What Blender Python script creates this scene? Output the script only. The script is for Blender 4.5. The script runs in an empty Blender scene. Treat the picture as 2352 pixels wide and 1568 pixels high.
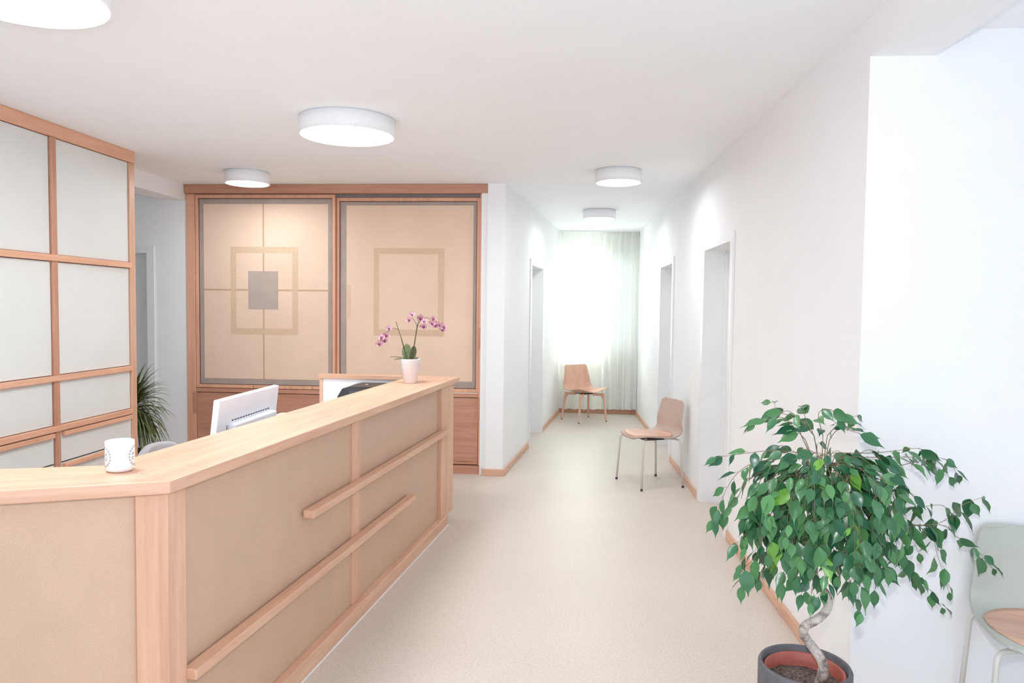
import bpy, bmesh, math, random
from mathutils import Vector, Matrix, noise

random.seed(7)
scene = bpy.context.scene
COL = scene.collection
PI = math.pi

# ------------------------------------------------------------------ colour and materials
def lin(c):
    return tuple(((v / 255.0) / 12.92 if v / 255.0 <= 0.04045 else ((v / 255.0 + 0.055) / 1.055) ** 2.4) for v in c) + (1.0,)

MATS = {}
def new_mat(name):
    m = bpy.data.materials.new(name)
    m.use_nodes = True
    nt = m.node_tree
    b = nt.nodes['Principled BSDF']
    MATS[name] = m
    return m, nt, b

def noise_tint(nt, b, c0, c1, scale, detail=4.0, stretch=(1, 1, 1), rot=0.0, bump=0.0, lo=0.35, hi=0.65, rough=0.6):
    tc = nt.nodes.new('ShaderNodeTexCoord')
    mp = nt.nodes.new('ShaderNodeMapping')
    mp.inputs['Scale'].default_value = stretch
    mp.inputs['Rotation'].default_value = (0, 0, rot)
    nz = nt.nodes.new('ShaderNodeTexNoise')
    nz.inputs['Scale'].default_value = scale
    nz.inputs['Detail'].default_value = detail
    nz.inputs['Roughness'].default_value = rough
    rp = nt.nodes.new('ShaderNodeValToRGB')
    rp.color_ramp.elements[0].position = lo
    rp.color_ramp.elements[1].position = hi
    rp.color_ramp.elements[0].color = lin(c0)
    rp.color_ramp.elements[1].color = lin(c1)
    nt.links.new(tc.outputs['Object'], mp.inputs['Vector'])
    nt.links.new(mp.outputs['Vector'], nz.inputs['Vector'])
    nt.links.new(nz.outputs['Fac'], rp.inputs['Fac'])
    nt.links.new(rp.outputs['Color'], b.inputs['Base Color'])
    if bump:
        bp = nt.nodes.new('ShaderNodeBump')
        bp.inputs['Strength'].default_value = bump
        bp.inputs['Distance'].default_value = 0.002
        nt.links.new(nz.outputs['Fac'], bp.inputs['Height'])
        nt.links.new(bp.outputs['Normal'], b.inputs['Normal'])
    return rp

def plain(name, c, rough=0.5, metal=0.0, vary=4, scale=6.0, bump=0.0, coat=0.0):
    if name in MATS:
        return MATS[name]
    m, nt, b = new_mat(name)
    d = tuple(max(0, v - vary) for v in c)
    e = tuple(min(255, v + vary) for v in c)
    noise_tint(nt, b, d, e, scale, bump=bump)
    b.inputs['Roughness'].default_value = rough
    b.inputs['Metallic'].default_value = metal
    b.inputs['Coat Weight'].default_value = coat
    return m

def wood(tone, axis, rot=0.0):
    """Alder boards: long streaks along the given axis, wide darker bands and a few knots."""
    name = 'wood_%s_%s_%d' % (tone, axis, round(math.degrees(rot)))
    if name in MATS:
        return MATS[name]
    pal = {'alder': ((212, 165, 136), (227, 186, 159), (204, 153, 122)),
           'mid_alder': ((222, 166, 136), (235, 184, 154), (210, 150, 120)),
           'dark_alder': ((190, 136, 112), (206, 156, 132), (178, 122, 98)),
           'oak': ((214, 168, 144), (230, 188, 166), (204, 156, 134))}[tone]
    m, nt, b = new_mat(name)
    L = nt.links
    st = {'x': (0.9, 14, 14), 'y': (14, 0.9, 14), 'z': (14, 14, 0.9)}[axis]
    tc = nt.nodes.new('ShaderNodeTexCoord')
    mp = nt.nodes.new('ShaderNodeMapping'); mp.inputs['Rotation'].default_value = (0, 0, rot)
    ms = nt.nodes.new('ShaderNodeMapping'); ms.inputs['Scale'].default_value = st
    n1 = nt.nodes.new('ShaderNodeTexNoise'); n1.inputs['Scale'].default_value = 2.2; n1.inputs['Detail'].default_value = 6; n1.inputs['Distortion'].default_value = 0.4
    n2 = nt.nodes.new('ShaderNodeTexNoise'); n2.inputs['Scale'].default_value = 9.0; n2.inputs['Detail'].default_value = 3
    n3 = nt.nodes.new('ShaderNodeTexNoise'); n3.inputs['Scale'].default_value = 0.8; n3.inputs['Detail'].default_value = 1
    L.new(tc.outputs['Object'], mp.inputs['Vector']); L.new(mp.outputs['Vector'], ms.inputs['Vector'])
    for n in (n1, n2, n3):
        L.new(ms.outputs['Vector'], n.inputs['Vector'])
    r1 = nt.nodes.new('ShaderNodeValToRGB')
    r1.color_ramp.elements[0].position = 0.3; r1.color_ramp.elements[1].position = 0.7
    r1.color_ramp.elements[0].color = lin(pal[0]); r1.color_ramp.elements[1].color = lin(pal[1])
    L.new(n1.outputs['Fac'], r1.inputs['Fac'])
    mx = nt.nodes.new('ShaderNodeMix'); mx.data_type = 'RGBA'
    r2 = nt.nodes.new('ShaderNodeValToRGB')
    r2.color_ramp.elements[0].position = 0.5; r2.color_ramp.elements[1].position = 0.8
    r2.color_ramp.elements[0].color = (0, 0, 0, 1); r2.color_ramp.elements[1].color = (0.55, 0.55, 0.55, 1)
    L.new(n2.outputs['Fac'], r2.inputs['Fac'])
    L.new(r2.outputs['Color'], mx.inputs[0]); L.new(r1.outputs['Color'], mx.inputs[6]); mx.inputs[7].default_value = lin(pal[2])
    # broad board-to-board change
    mz = nt.nodes.new('ShaderNodeMix'); mz.data_type = 'RGBA'; mz.blend_type = 'MULTIPLY'
    r3 = nt.nodes.new('ShaderNodeValToRGB')
    r3.color_ramp.elements[0].position = 0.35; r3.color_ramp.elements[1].position = 0.65
    r3.color_ramp.elements[0].color = (0.93, 0.92, 0.91, 1); r3.color_ramp.elements[1].color = (1, 1, 1, 1)
    L.new(n3.outputs['Fac'], r3.inputs['Fac'])
    mz.inputs[0].default_value = 1.0
    L.new(mx.outputs[2], mz.inputs[6]); L.new(r3.outputs['Color'], mz.inputs[7])
    # knots
    vk = nt.nodes.new('ShaderNodeTexVoronoi'); vk.inputs['Scale'].default_value = 0.55
    L.new(ms.outputs['Vector'], vk.inputs['Vector'])
    rk = nt.nodes.new('ShaderNodeValToRGB')
    rk.color_ramp.elements[0].position = 0.02; rk.color_ramp.elements[1].position = 0.07
    rk.color_ramp.elements[0].color = (0.62, 0.5, 0.42, 1); rk.color_ramp.elements[1].color = (1, 1, 1, 1)
    L.new(vk.outputs['Distance'], rk.inputs['Fac'])
    mk = nt.nodes.new('ShaderNodeMix'); mk.data_type = 'RGBA'; mk.blend_type = 'MULTIPLY'; mk.inputs[0].default_value = 1.0
    L.new(mz.outputs[2], mk.inputs[6]); L.new(rk.outputs['Color'], mk.inputs[7])
    L.new(mk.outputs[2], b.inputs['Base Color'])
    b.inputs['Roughness'].default_value = 0.42
    bp = nt.nodes.new('ShaderNodeBump'); bp.inputs['Strength'].default_value = 0.08; bp.inputs['Distance'].default_value = 0.002
    L.new(n2.outputs['Fac'], bp.inputs['Height']); L.new(bp.outputs['Normal'], b.inputs['Normal'])
    return m

PAINT = plain('white_wall_paint', (243, 243, 244), 0.75, vary=1, scale=3, bump=0.05)
CEILP = plain('white_ceiling_paint', (246, 248, 250), 0.85, vary=1, scale=3)
LACQ = plain('white_lacquer', (240, 240, 241), 0.35, vary=1)
TRIMW = plain('white_door_paint', (238, 238, 239), 0.4, vary=1)
CUPB = plain('warm_white_laminate', (224, 224, 221), 0.5, vary=2, scale=2)
WHITEP = plain('white_laminate', (238, 238, 240), 0.4, vary=1)
DARKGAP = plain('shadow_gap_black', (70, 52, 44), 0.8, vary=2)  # dark carcass colour that paints the shade in the joints between panels
BLACKP = plain('black_plastic', (38, 38, 42), 0.35, vary=3)
DKRUB = plain('dark_rubber', (52, 50, 48), 0.7, vary=3)
CHROME = plain('satin_grey_metal', (214, 210, 204), 0.35, vary=3)
GREYF = plain('grey_chair_fabric', (172, 165, 168), 0.9, vary=8, scale=220, bump=0.2)
SHELLB = plain('beige_chair_shell', (192, 168, 155), 0.5, vary=2)
SHELLG = plain('grey_green_chair_shell', (186, 190, 181), 0.5, vary=2)
PORC = plain('glazed_porcelain', (242, 242, 245), 0.12, vary=1, coat=0.4)
POTW = plain('white_glazed_pot', (224, 216, 216), 0.3, vary=1)
INK = plain('dark_print', (88, 96, 112), 0.4, vary=3)
MONW = plain('white_monitor_plastic', (236, 239, 246), 0.4, vary=1)
SLOT = plain('vent_slot_dark', (46, 48, 58), 0.6, vary=2)
ANTHR = plain('anthracite_planter', (98, 97, 102), 0.6, vary=4, scale=30)
TERRA = plain('terracotta_plastic', (178, 98, 84), 0.5, vary=6, scale=18)
PETAL = plain('orchid_petal', (204, 152, 168), 0.5, vary=32, scale=60)
LIP = plain('orchid_lip', (118, 42, 74), 0.5, vary=14, scale=80)
STEM = plain('orchid_stem', (88, 72, 50), 0.6, vary=10, scale=40)
OLEAF = plain('orchid_leaf', (98, 108, 72), 0.4, vary=8, scale=20)
STAKE = plain('plant_stake', (84, 78, 48), 0.6, vary=6)
TWIG = plain('ficus_twig', (132, 116, 88), 0.7, vary=12, scale=30)
FABP = plain('pale_stretched_fabric', (232, 204, 182), 0.9, vary=3, scale=2.0)
BORD = plain('grey_fabric_border', (172, 158, 150), 0.9, vary=5, scale=6)
SQUA = plain('grey_fabric_patch', (184, 166, 157), 0.9, vary=4, scale=6)

def build_special():
    # floor: pale linoleum with fine speckle
    m, nt, b = new_mat('speckled_linoleum')
    L = nt.links
    tc = nt.nodes.new('ShaderNodeTexCoord')
    n1 = nt.nodes.new('ShaderNodeTexNoise'); n1.inputs['Scale'].default_value = 95; n1.inputs['Detail'].default_value = 4
    n2 = nt.nodes.new('ShaderNodeTexNoise'); n2.inputs['Scale'].default_value = 240; n2.inputs['Detail'].default_value = 1
    n3 = nt.nodes.new('ShaderNodeTexNoise'); n3.inputs['Scale'].default_value = 1.4; n3.inputs['Detail'].default_value = 3
    for n in (n1, n2, n3):
        L.new(tc.outputs['Object'], n.inputs['Vector'])
    r1 = nt.nodes.new('ShaderNodeValToRGB'); r1.color_ramp.elements[0].position = 0.35; r1.color_ramp.elements[1].position = 0.62
    r1.color_ramp.elements[0].color = lin((206, 194, 184)); r1.color_ramp.elements[1].color = lin((217, 206, 197))
    L.new(n1.outputs['Fac'], r1.inputs['Fac'])
    r2 = nt.nodes.new('ShaderNodeValToRGB'); r2.color_ramp.elements[0].position = 0.27; r2.color_ramp.elements[1].position = 0.34
    r2.color_ramp.elements[0].color = (0.62, 0.58, 0.54, 1); r2.color_ramp.elements[1].color = (1, 1, 1, 1)
    L.new(n2.outputs['Fac'], r2.inputs['Fac'])
    mx = nt.nodes.new('ShaderNodeMix'); mx.data_type = 'RGBA'; mx.blend_type = 'MULTIPLY'; mx.inputs[0].default_value = 1
    L.new(r1.outputs['Color'], mx.inputs[6]); L.new(r2.outputs['Color'], mx.inputs[7])
    r3 = nt.nodes.new('ShaderNodeValToRGB'); r3.color_ramp.elements[0].position = 0.35; r3.color_ramp.elements[1].position = 0.65
    r3.color_ramp.elements[0].color = (0.965, 0.96, 0.955, 1); r3.color_ramp.elements[1].color = (1, 1, 1, 1)
    L.new(n3.outputs['Fac'], r3.inputs['Fac'])
    my = nt.nodes.new('ShaderNodeMix'); my.data_type = 'RGBA'; my.blend_type = 'MULTIPLY'; my.inputs[0].default_value = 1
    L.new(mx.outputs[2], my.inputs[6]); L.new(r3.outputs['Color'], my.inputs[7])
    L.new(my.outputs[2], b.inputs['Base Color'])
    b.inputs['Roughness'].default_value = 0.42
    # counter infill: tan fibre linoleum
    m, nt, b = new_mat('tan_fibre_board')
    L = nt.links
    tc = nt.nodes.new('ShaderNodeTexCoord')
    n1 = nt.nodes.new('ShaderNodeTexNoise'); n1.inputs['Scale'].default_value = 320; n1.inputs['Detail'].default_value = 2
    n2 = nt.nodes.new('ShaderNodeTexNoise'); n2.inputs['Scale'].default_value = 7; n2.inputs['Detail'].default_value = 5
    L.new(tc.outputs['Object'], n1.inputs['Vector']); L.new(tc.outputs['Object'], n2.inputs['Vector'])
    r1 = nt.nodes.new('ShaderNodeValToRGB'); r1.color_ramp.elements[0].position = 0.3; r1.color_ramp.elements[1].position = 0.7
    r1.color_ramp.elements[0].color = lin((197, 165, 141)); r1.color_ramp.elements[1].color = lin((208, 177, 153))
    L.new(n1.outputs['Fac'], r1.inputs['Fac'])
    r2 = nt.nodes.new('ShaderNodeValToRGB'); r2.color_ramp.elements[0].position = 0.3; r2.color_ramp.elements[1].position = 0.7
    r2.color_ramp.elements[0].color = (0.95, 0.945, 0.94, 1); r2.color_ramp.elements[1].color = (1, 1, 1, 1)
    L.new(n2.outputs['Fac'], r2.inputs['Fac'])
    mx = nt.nodes.new('ShaderNodeMix'); mx.data_type = 'RGBA'; mx.blend_type = 'MULTIPLY'; mx.inputs[0].default_value = 1
    L.new(r1.outputs['Color'], mx.inputs[6]); L.new(r2.outputs['Color'], mx.inputs[7])
    L.new(mx.outputs[2], b.inputs['Base Color']); b.inputs['Roughness'].default_value = 0.55
    # woven appliqued ring on the sliding doors
    m, nt, b = new_mat('ochre_fabric_ring')
    noise_tint(nt, b, (210, 181, 152), (220, 192, 164), 55, stretch=(1, 1, 1)); b.inputs['Roughness'].default_value = 0.9
    # curtain: thin sage-white voile, part of the light passes through
    m, nt, b = new_mat('sheer_curtain_cloth')
    L = nt.links
    out = nt.nodes['Material Output']
    nt.nodes.remove(b)
    tc = nt.nodes.new('ShaderNodeTexCoord')
    mp = nt.nodes.new('ShaderNodeMapping'); mp.inputs['Scale'].default_value = (160, 160, 60)
    nz = nt.nodes.new('ShaderNodeTexNoise'); nz.inputs['Scale'].default_value = 2.0
    rp = nt.nodes.new('ShaderNodeValToRGB'); rp.color_ramp.elements[0].color = lin((244, 245, 238)); rp.color_ramp.elements[1].color = lin((250, 250, 246))
    L.new(tc.outputs['Object'], mp.inputs['Vector']); L.new(mp.outputs['Vector'], nz.inputs['Vector']); L.new(nz.outputs['Fac'], rp.inputs['Fac'])
    df = nt.nodes.new('ShaderNodeBsdfDiffuse'); tl = nt.nodes.new('ShaderNodeBsdfTranslucent'); tr = nt.nodes.new('ShaderNodeBsdfTransparent')
    L.new(rp.outputs['Color'], df.inputs['Color']); L.new(rp.outputs['Color'], tl.inputs['Color'])
    m1 = nt.nodes.new('ShaderNodeMixShader'); m1.inputs[0].default_value = 0.2
    m2 = nt.nodes.new('ShaderNodeMixShader'); m2.inputs[0].default_value = 0.05
    L.new(df.outputs[0], m1.inputs[1]); L.new(tl.outputs[0], m1.inputs[2])
    L.new(m1.outputs[0], m2.inputs[1]); L.new(tr.outputs[0], m2.inputs[2]); L.new(m2.outputs[0], out.inputs['Surface'])
    # window glass
    m, nt, b = new_mat('window_glass')
    L = nt.links
    out = nt.nodes['Material Output']; nt.nodes.remove(b)
    gl = nt.nodes.new('ShaderNodeBsdfGlossy'); gl.inputs['Roughness'].default_value = 0.02
    tr = nt.nodes.new('ShaderNodeBsdfTransparent'); tr.inputs['Color'].default_value = (0.96, 0.98, 0.97, 1)
    fr = nt.nodes.new('ShaderNodeFresnel'); fr.inputs['IOR'].default_value = 1.3
    ms = nt.nodes.new('ShaderNodeMixShader')
    L.new(fr.outputs[0], ms.inputs[0]); L.new(tr.outputs[0], ms.inputs[1]); L.new(gl.outputs[0], ms.inputs[2]); L.new(ms.outputs[0], out.inputs['Surface'])
    # lamp diffuser: the lit disc
    m, nt, b = new_mat('lit_lamp_diffuser')
    noise_tint(nt, b, (250, 248, 242), (255, 253, 248), 3)
    b.inputs['Emission Color'].default_value = (0.92, 0.98, 1.0, 1)
    b.inputs['Emission Strength'].default_value = LAMP
    # lamp housing: white fabric drum
    m, nt, b = new_mat('white_lamp_drum')
    noise_tint(nt, b, (241, 241, 243), (244, 244, 246), 40); b.inputs['Roughness'].default_value = 0.6
    # leaves
    m, nt, b = new_mat('ficus_leaf')
    L = nt.links
    tc = nt.nodes.new('ShaderNodeTexCoord')
    n1 = nt.nodes.new('ShaderNodeTexNoise'); n1.inputs['Scale'].default_value = 9; n1.inputs['Detail'].default_value = 2
    L.new(tc.outputs['Object'], n1.inputs['Vector'])
    vc = nt.nodes.new('ShaderNodeVertexColor'); vc.layer_name = 'leaf_tone'
    r1 = nt.nodes.new('ShaderNodeValToRGB'); r1.color_ramp.elements[0].color = lin((42, 96, 66)); r1.color_ramp.elements[1].color = lin((94, 148, 92))
    r1.color_ramp.elements[0].position = 0.1; r1.color_ramp.elements[1].position = 0.75
    e = r1.color_ramp.elements.new(0.97); e.color = lin((120, 176, 74))
    L.new(vc.outputs['Color'], r1.inputs['Fac'])
    mx = nt.nodes.new('ShaderNodeMix'); mx.data_type = 'RGBA'; mx.blend_type = 'MULTIPLY'; mx.inputs[0].default_value = 1
    r2 = nt.nodes.new('ShaderNodeValToRGB'); r2.color_ramp.elements[0].color = (0.85, 0.88, 0.85, 1); r2.color_ramp.elements[1].color = (1, 1, 1, 1)
    L.new(n1.outputs['Fac'], r2.inputs['Fac']); L.new(r1.outputs['Color'], mx.inputs[6]); L.new(r2.outputs['Color'], mx.inputs[7])
    L.new(mx.outputs[2], b.inputs['Base Color'])
    b.inputs['Roughness'].default_value = 0.27
    b.inputs['Specular IOR Level'].default_value = 0.5
    m, nt, b = new_mat('dracaena_leaf')
    noise_tint(nt, b, (44, 58, 22), (96, 112, 44), 14, stretch=(1, 1, 0.3)); b.inputs['Roughness'].default_value = 0.4
    m, nt, b = new_mat('dracaena_cane')
    noise_tint(nt, b, (120, 100, 74), (160, 140, 108), 20, stretch=(1, 1, 4)); b.inputs['Roughness'].default_value = 0.8
    # bark
    m, nt, b = new_mat('pale_grey_bark')
    noise_tint(nt, b, (116, 104, 98), (206, 196, 186), 22, detail=8, bump=0.5, lo=0.38, hi=0.56, rough=0.7); b.inputs['Roughness'].default_value = 0.85
    m, nt, b = new_mat('dry_potting_soil')
    noise_tint(nt, b, (62, 50, 48), (132, 114, 106), 90, detail=8, bump=1.0); b.inputs['Roughness'].default_value = 0.95

LAMP = 36.0
build_special()
M = MATS

# ------------------------------------------------------------------ mesh builder
class MB:
    def __init__(self):
        self.v = []; self.f = []; self.smooth = False
    def add(self, vs, fs):
        o = len(self.v)
        self.v.extend(tuple(p) for p in vs)
        self.f.extend(tuple(i + o for i in f) for f in fs)
        return self
    def box(self, x0, x1, y0, y1, z0, z1):
        vs = [(x, y, z) for z in (z0, z1) for (x, y) in ((x0, y0), (x1, y0), (x1, y1), (x0, y1))]
        return self.add(vs, [(3, 2, 1, 0), (4, 5, 6, 7), (0, 1, 5, 4), (1, 2, 6, 5), (2, 3, 7, 6), (3, 0, 4, 7)])
    def obox(self, o, u, v, u0, u1, v0, v1, z0, z1):
        """Box in a frame turned about Z: o origin (x,y), u and v unit directions."""
        P = lambda a, b, z: (o[0] + u[0] * a + v[0] * b, o[1] + u[1] * a + v[1] * b, z)
        return self.prism([P(u0, v0, 0)[:2], P(u1, v0, 0)[:2], P(u1, v1, 0)[:2], P(u0, v1, 0)[:2]], z0, z1)
    def prism(self, poly, z0, z1):
        a = sum(poly[i][0] * poly[(i + 1) % len(poly)][1] - poly[(i + 1) % len(poly)][0] * poly[i][1] for i in range(len(poly)))
        if a < 0:
            poly = poly[::-1]
        n = len(poly)
        vs = [(p[0], p[1], z0) for p in poly] + [(p[0], p[1], z1) for p in poly]
        fs = [tuple(range(n - 1, -1, -1)), tuple(range(n, 2 * n))] + [(i, (i + 1) % n, n + (i + 1) % n, n + i) for i in range(n)]
        return self.add(vs, fs)
    def tube(self, pts, r, seg=12, caps=True, sx=1.0):
        pts = [Vector(p) for p in pts]
        rs = r if isinstance(r, (list, tuple)) else [r] * len(pts)
        rings = []
        up = None
        for i, p in enumerate(pts):
            t = (pts[min(i + 1, len(pts) - 1)] - pts[max(i - 1, 0)]).normalized()
            if up is None:
                up = Vector((0, 0, 1)) if abs(t.z) < 0.9 else Vector((1, 0, 0))
            a = (up - t * up.dot(t)).normalized(); b = t.cross(a); up = a
            rings.append([p + (a * math.cos(2 * PI * k / seg) * sx + b * math.sin(2 * PI * k / seg)) * rs[i] for k in range(seg)])
        vs = [q for rg in rings for q in rg]; fs = []
        for i in range(len(rings) - 1):
            for k in range(seg):
                fs.append((i * seg + k, i * seg + (k + 1) % seg, (i + 1) * seg + (k + 1) % seg, (i + 1) * seg + k))
        if caps:
            fs.append(tuple(range(seg - 1, -1, -1))); n = (len(rings) - 1) * seg; fs.append(tuple(range(n, n + seg)))
        return self.add(vs, fs)
    def lathe(self, prof, c=(0, 0, 0), seg=48):
        vs = []; fs = []; idx = []
        for (r, z) in prof:
            if r < 1e-6:
                idx.append([len(vs)]); vs.append((c[0], c[1], c[2] + z))
            else:
                idx.append(list(range(len(vs), len(vs) + seg)))
                vs.extend((c[0] + r * math.cos(2 * PI * k / seg), c[1] + r * math.sin(2 * PI * k / seg), c[2] + z) for k in range(seg))
        for a, b in zip(idx, idx[1:]):
            for k in range(seg):
                k2 = (k + 1) % seg
                if len(a) == 1 and len(b) == 1: continue
                if len(a) == 1: fs.append((a[0], b[k2], b[k]))
                elif len(b) == 1: fs.append((a[k], a[k2], b[0]))
                else: fs.append((a[k], a[k2], b[k2], b[k]))
        return self.add(vs, fs)
    def grid(self, fn, nu, nv):
        vs = [fn(i / nu, j / nv) for i in range(nu + 1) for j in range(nv + 1)]
        fs = [(i * (nv + 1) + j, (i + 1) * (nv + 1) + j, (i + 1) * (nv + 1) + j + 1, i * (nv + 1) + j + 1) for i in range(nu) for j in range(nv)]
        return self.add(vs, fs)

def finish(name, mb, mat, parent=None, bevel=0.0, smooth=False, seg=2, origin=None, solid=0.0, subd=0, recalc=True):
    """One mesh object; vertices are given in the world (or, with a parent, relative to `origin`)."""
    off = Vector(origin) if origin is not None else Vector((0, 0, 0))
    me = bpy.data.meshes.new(name)
    me.from_pydata([tuple(Vector(p) - off) for p in mb.v], [], mb.f)
    me.update()
    if recalc:
        bm = bmesh.new(); bm.from_mesh(me); bmesh.ops.recalc_face_normals(bm, faces=bm.faces); bm.to_mesh(me); bm.free()
    me.materials.append(mat)
    o = bpy.data.objects.new(name, me)
    COL.objects.link(o)
    if parent is not None:
        o.parent = parent
    if smooth:
        for p in me.polygons: p.use_smooth = True
    if solid:
        md = o.modifiers.new('solid', 'SOLIDIFY'); md.thickness = solid; md.offset = 0
    if subd:
        md = o.modifiers.new('sub', 'SUBSURF'); md.levels = subd; md.render_levels = subd
    if bevel:
        md = o.modifiers.new('bevel', 'BEVEL'); md.width = bevel; md.segments = seg; md.limit_method = 'ANGLE'; md.angle_limit = math.radians(40)
    return o

def tag(o, label, cat, group=None):
    o['label'] = label; o['category'] = cat
    if group: o['group'] = group
    return o

def thing(name, label, cat, loc, rotz=0.0, group=None):
    o = bpy.data.objects.new(name, None); COL.objects.link(o)
    o.location = loc; o.rotation_euler = (0, 0, rotz); o.empty_display_size = 0.1
    return tag(o, label, cat, group)

def struct(name, mb, mat, parent=None, **k):
    o = finish(name, mb, mat, parent, **k)
    if parent is None: o['kind'] = 'structure'
    return o

def copy_thing(root, loc, rotz, label, group=None):
    r = root.copy(); COL.objects.link(r); r.location = loc; r.rotation_euler = (0, 0, rotz); r['label'] = label
    if group: r['group'] = group
    for ch in list(root.children):
        c = ch.copy(); COL.objects.link(c); c.parent = r
        for g in list(ch.children):
            d = g.copy(); COL.objects.link(d); d.parent = c
    return r

def crom(P, n):
    """Smooth curve through points (Catmull-Rom)."""
    P = [Vector(p) for p in P]; out = []
    for i in range(len(P) - 1):
        a = P[max(i - 1, 0)]; b = P[i]; c = P[i + 1]; d = P[min(i + 2, len(P) - 1)]
        for k in range(n):
            t = k / n
            out.append(0.5 * ((2 * b) + (c - a) * t + (2 * a - 5 * b + 4 * c - d) * t * t + (3 * b - a - 3 * c + d) * t ** 3))
    out.append(P[-1])
    return out

# strength of the lights
P_END, P_FLASH, P_WORLD = 85.0, 24.0, 2.05
EXPOSURE = 0.14
ROLLSIGN = 1

# ================================================================== THE SETTING
CEIL = 2.665
def RX(y): return 1.117 - 0.0165 * (y - 3.2)          # right wall, room side
NY = 2.909                                            # the right wall ends here; the alcove wall runs off to the right
struct('floor', MB().box(-5.4, 3.4, -2.4, 11.2, -0.12, 0.0), M['speckled_linoleum'])
mb = MB().box(-5.4, 1.24, -2.4, 11.2, CEIL, CEIL + 0.14)
mb.box(1.24, 3.4, NY, 11.2, CEIL, CEIL + 0.14)
mb.box(1.24, 3.4, -2.4, NY, 2.612, CEIL + 0.14)
struct('ceiling', mb, CEILP)
struct('trim_1', MB().box(1.119, 1.361, -2.4, NY, 2.516, CEIL + 0.02), PAINT)             # lintel over the alcove opening
struct('trim_2', MB().box(-3.849, -3.627, -2.4, 6.66, 2.519, CEIL + 0.02), PAINT)         # boxed beam above the cupboards

ru = Vector((-0.0165, 1.0)).normalized(); rv = Vector((ru.y, -ru.x)); ro = (RX(NY), NY)
lu = (Vector((-0.166, 10.544)) - Vector((-0.594, 6.612))).normalized(); lv = Vector((-lu.y, lu.x)); lo_ = (-0.594, 6.612)
BBH = 0.062
def wall_with_doors(name, o, u, v, length, doors, thick, H=CEIL + 0.02):
    mb = MB(); a = 0.0
    for (d0, d1, zt) in doors:
        mb.obox(o, u, v, a, d0, 0, thick, 0, H); mb.obox(o, u, v, d0, d1, 0, thick, zt, H); a = d1
    mb.obox(o, u, v, a, length, 0, thick, 0, H)
    return struct(name, mb, PAINT)
wall_with_doors('wall_right', ro, ru, rv, 11.0 - NY, [(5.03 - NY, 5.92 - NY, 2.025), (7.53 - NY, 8.385 - NY, 2.025)], 0.22)
wall_with_doors('wall_corridor_left', lo_, lu, lv, 4.4, [(1.46, 2.36, 2.03)], 0.22)

def doorway(name, o, u, v, d0, d1, zt, c0, c1, ct, thick, hinge_far=True):
    """White casing, lining and a closed leaf set at the back of the reveal."""
    mb = MB()
    mb.obox(o, u, v, c0, d0 + 0.012, -0.016, 0.0, 0, ct); mb.obox(o, u, v, d1 - 0.012, c1, -0.016, 0.0, 0, ct)
    mb.obox(o, u, v, d0 + 0.012, d1 - 0.012, -0.016, 0.0, zt - 0.012, ct)
    root = struct(name, mb, TRIMW, bevel=0.003)
    lm = MB()
    lm.obox(o, u, v, d0, d0 + 0.012, -0.004, thick, 0, zt); lm.obox(o, u, v, d1 - 0.012, d1, -0.004, thick, 0, zt)
    lm.obox(o, u, v, d0 + 0.012, d1 - 0.012, -0.004, thick, zt - 0.012, zt)
    lm.obox(o, u, v, d0 + 0.012, d0 + 0.024, thick - 0.075, thick - 0.045, 0, zt - 0.012)
    lm.obox(o, u, v, d1 - 0.024, d1 - 0.012, thick - 0.075, thick - 0.045, 0, zt - 0.012)
    lm.obox(o, u, v, d0 + 0.024, d1 - 0.024, thick - 0.075, thick - 0.045, zt - 0.024, zt - 0.012)
    finish('door_lining', lm, TRIMW, root)
    lf = MB().obox(o, u, v, d0 + 0.014, d1 - 0.014, thick - 0.045, thick - 0.005, 0.004, zt - 0.014)
    leaf = finish('door_leaf', lf, TRIMW, root, bevel=0.002)
    h = MB(); a = d0 + 0.09 if hinge_far else d1 - 0.09; s = 1 if hinge_far else -1
    P = lambda p, q, z: (o[0] + u[0] * p + v[0] * q, o[1] + u[1] * p + v[1] * q, z)
    q = thick - 0.045
    h.tube([P(a, q, 1.03), P(a, q - 0.045, 1.03), P(a + s * 0.012, q - 0.052, 1.03), P(a + s * 0.12, q - 0.052, 1.03)], 0.009)
    h.obox(o, u, v, a - 0.022, a + 0.022, q - 0.006, q, 0.93, 1.11)
    finish('door_handle', h, CHROME, leaf, smooth=False)
    return root
doorway('door_1', ro, ru, rv, 5.03 - NY, 5.92 - NY, 2.025, 4.965 - NY, 5.985 - NY, 2.08, 0.22)
doorway('door_2', ro, ru, rv, 7.53 - NY, 8.385 - NY, 2.025, 7.47 - NY, 8.445 - NY, 2.08, 0.22)
doorway('door_3', lo_, lu, lv, 1.46, 2.36, 2.03, 1.40, 2.42, 2.088, 0.22)

# back wall with the cabinet niche and, beside it, a doorway
DB = 6.66
mb = MB()
mb.box(-5.4, -4.92, DB, 7.06, 0, CEIL + 0.02); mb.box(-4.92, -4.0, DB, DB + 0.2, 2.035, CEIL + 0.02); mb.box(-4.0, -3.622, DB, 7.06, 0, CEIL + 0.02)
mb.box(-3.622, -0.754, 7.02, 7.06, 0, CEIL + 0.02); mb.box(-0.754, -0.594, 6.612, 7.06, 0, CEIL + 0.02)
struct('wall_back', mb, PAINT)
doorway('door_4', (0, DB), (1, 0), (0, 1), -4.92, -4.0, 2.035, -4.99, -3.935, 2.09, 0.2)
struct('wall_left', MB().box(-5.4, -5.2, -2.4, DB, 0, CEIL + 0.02), PAINT)
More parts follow.
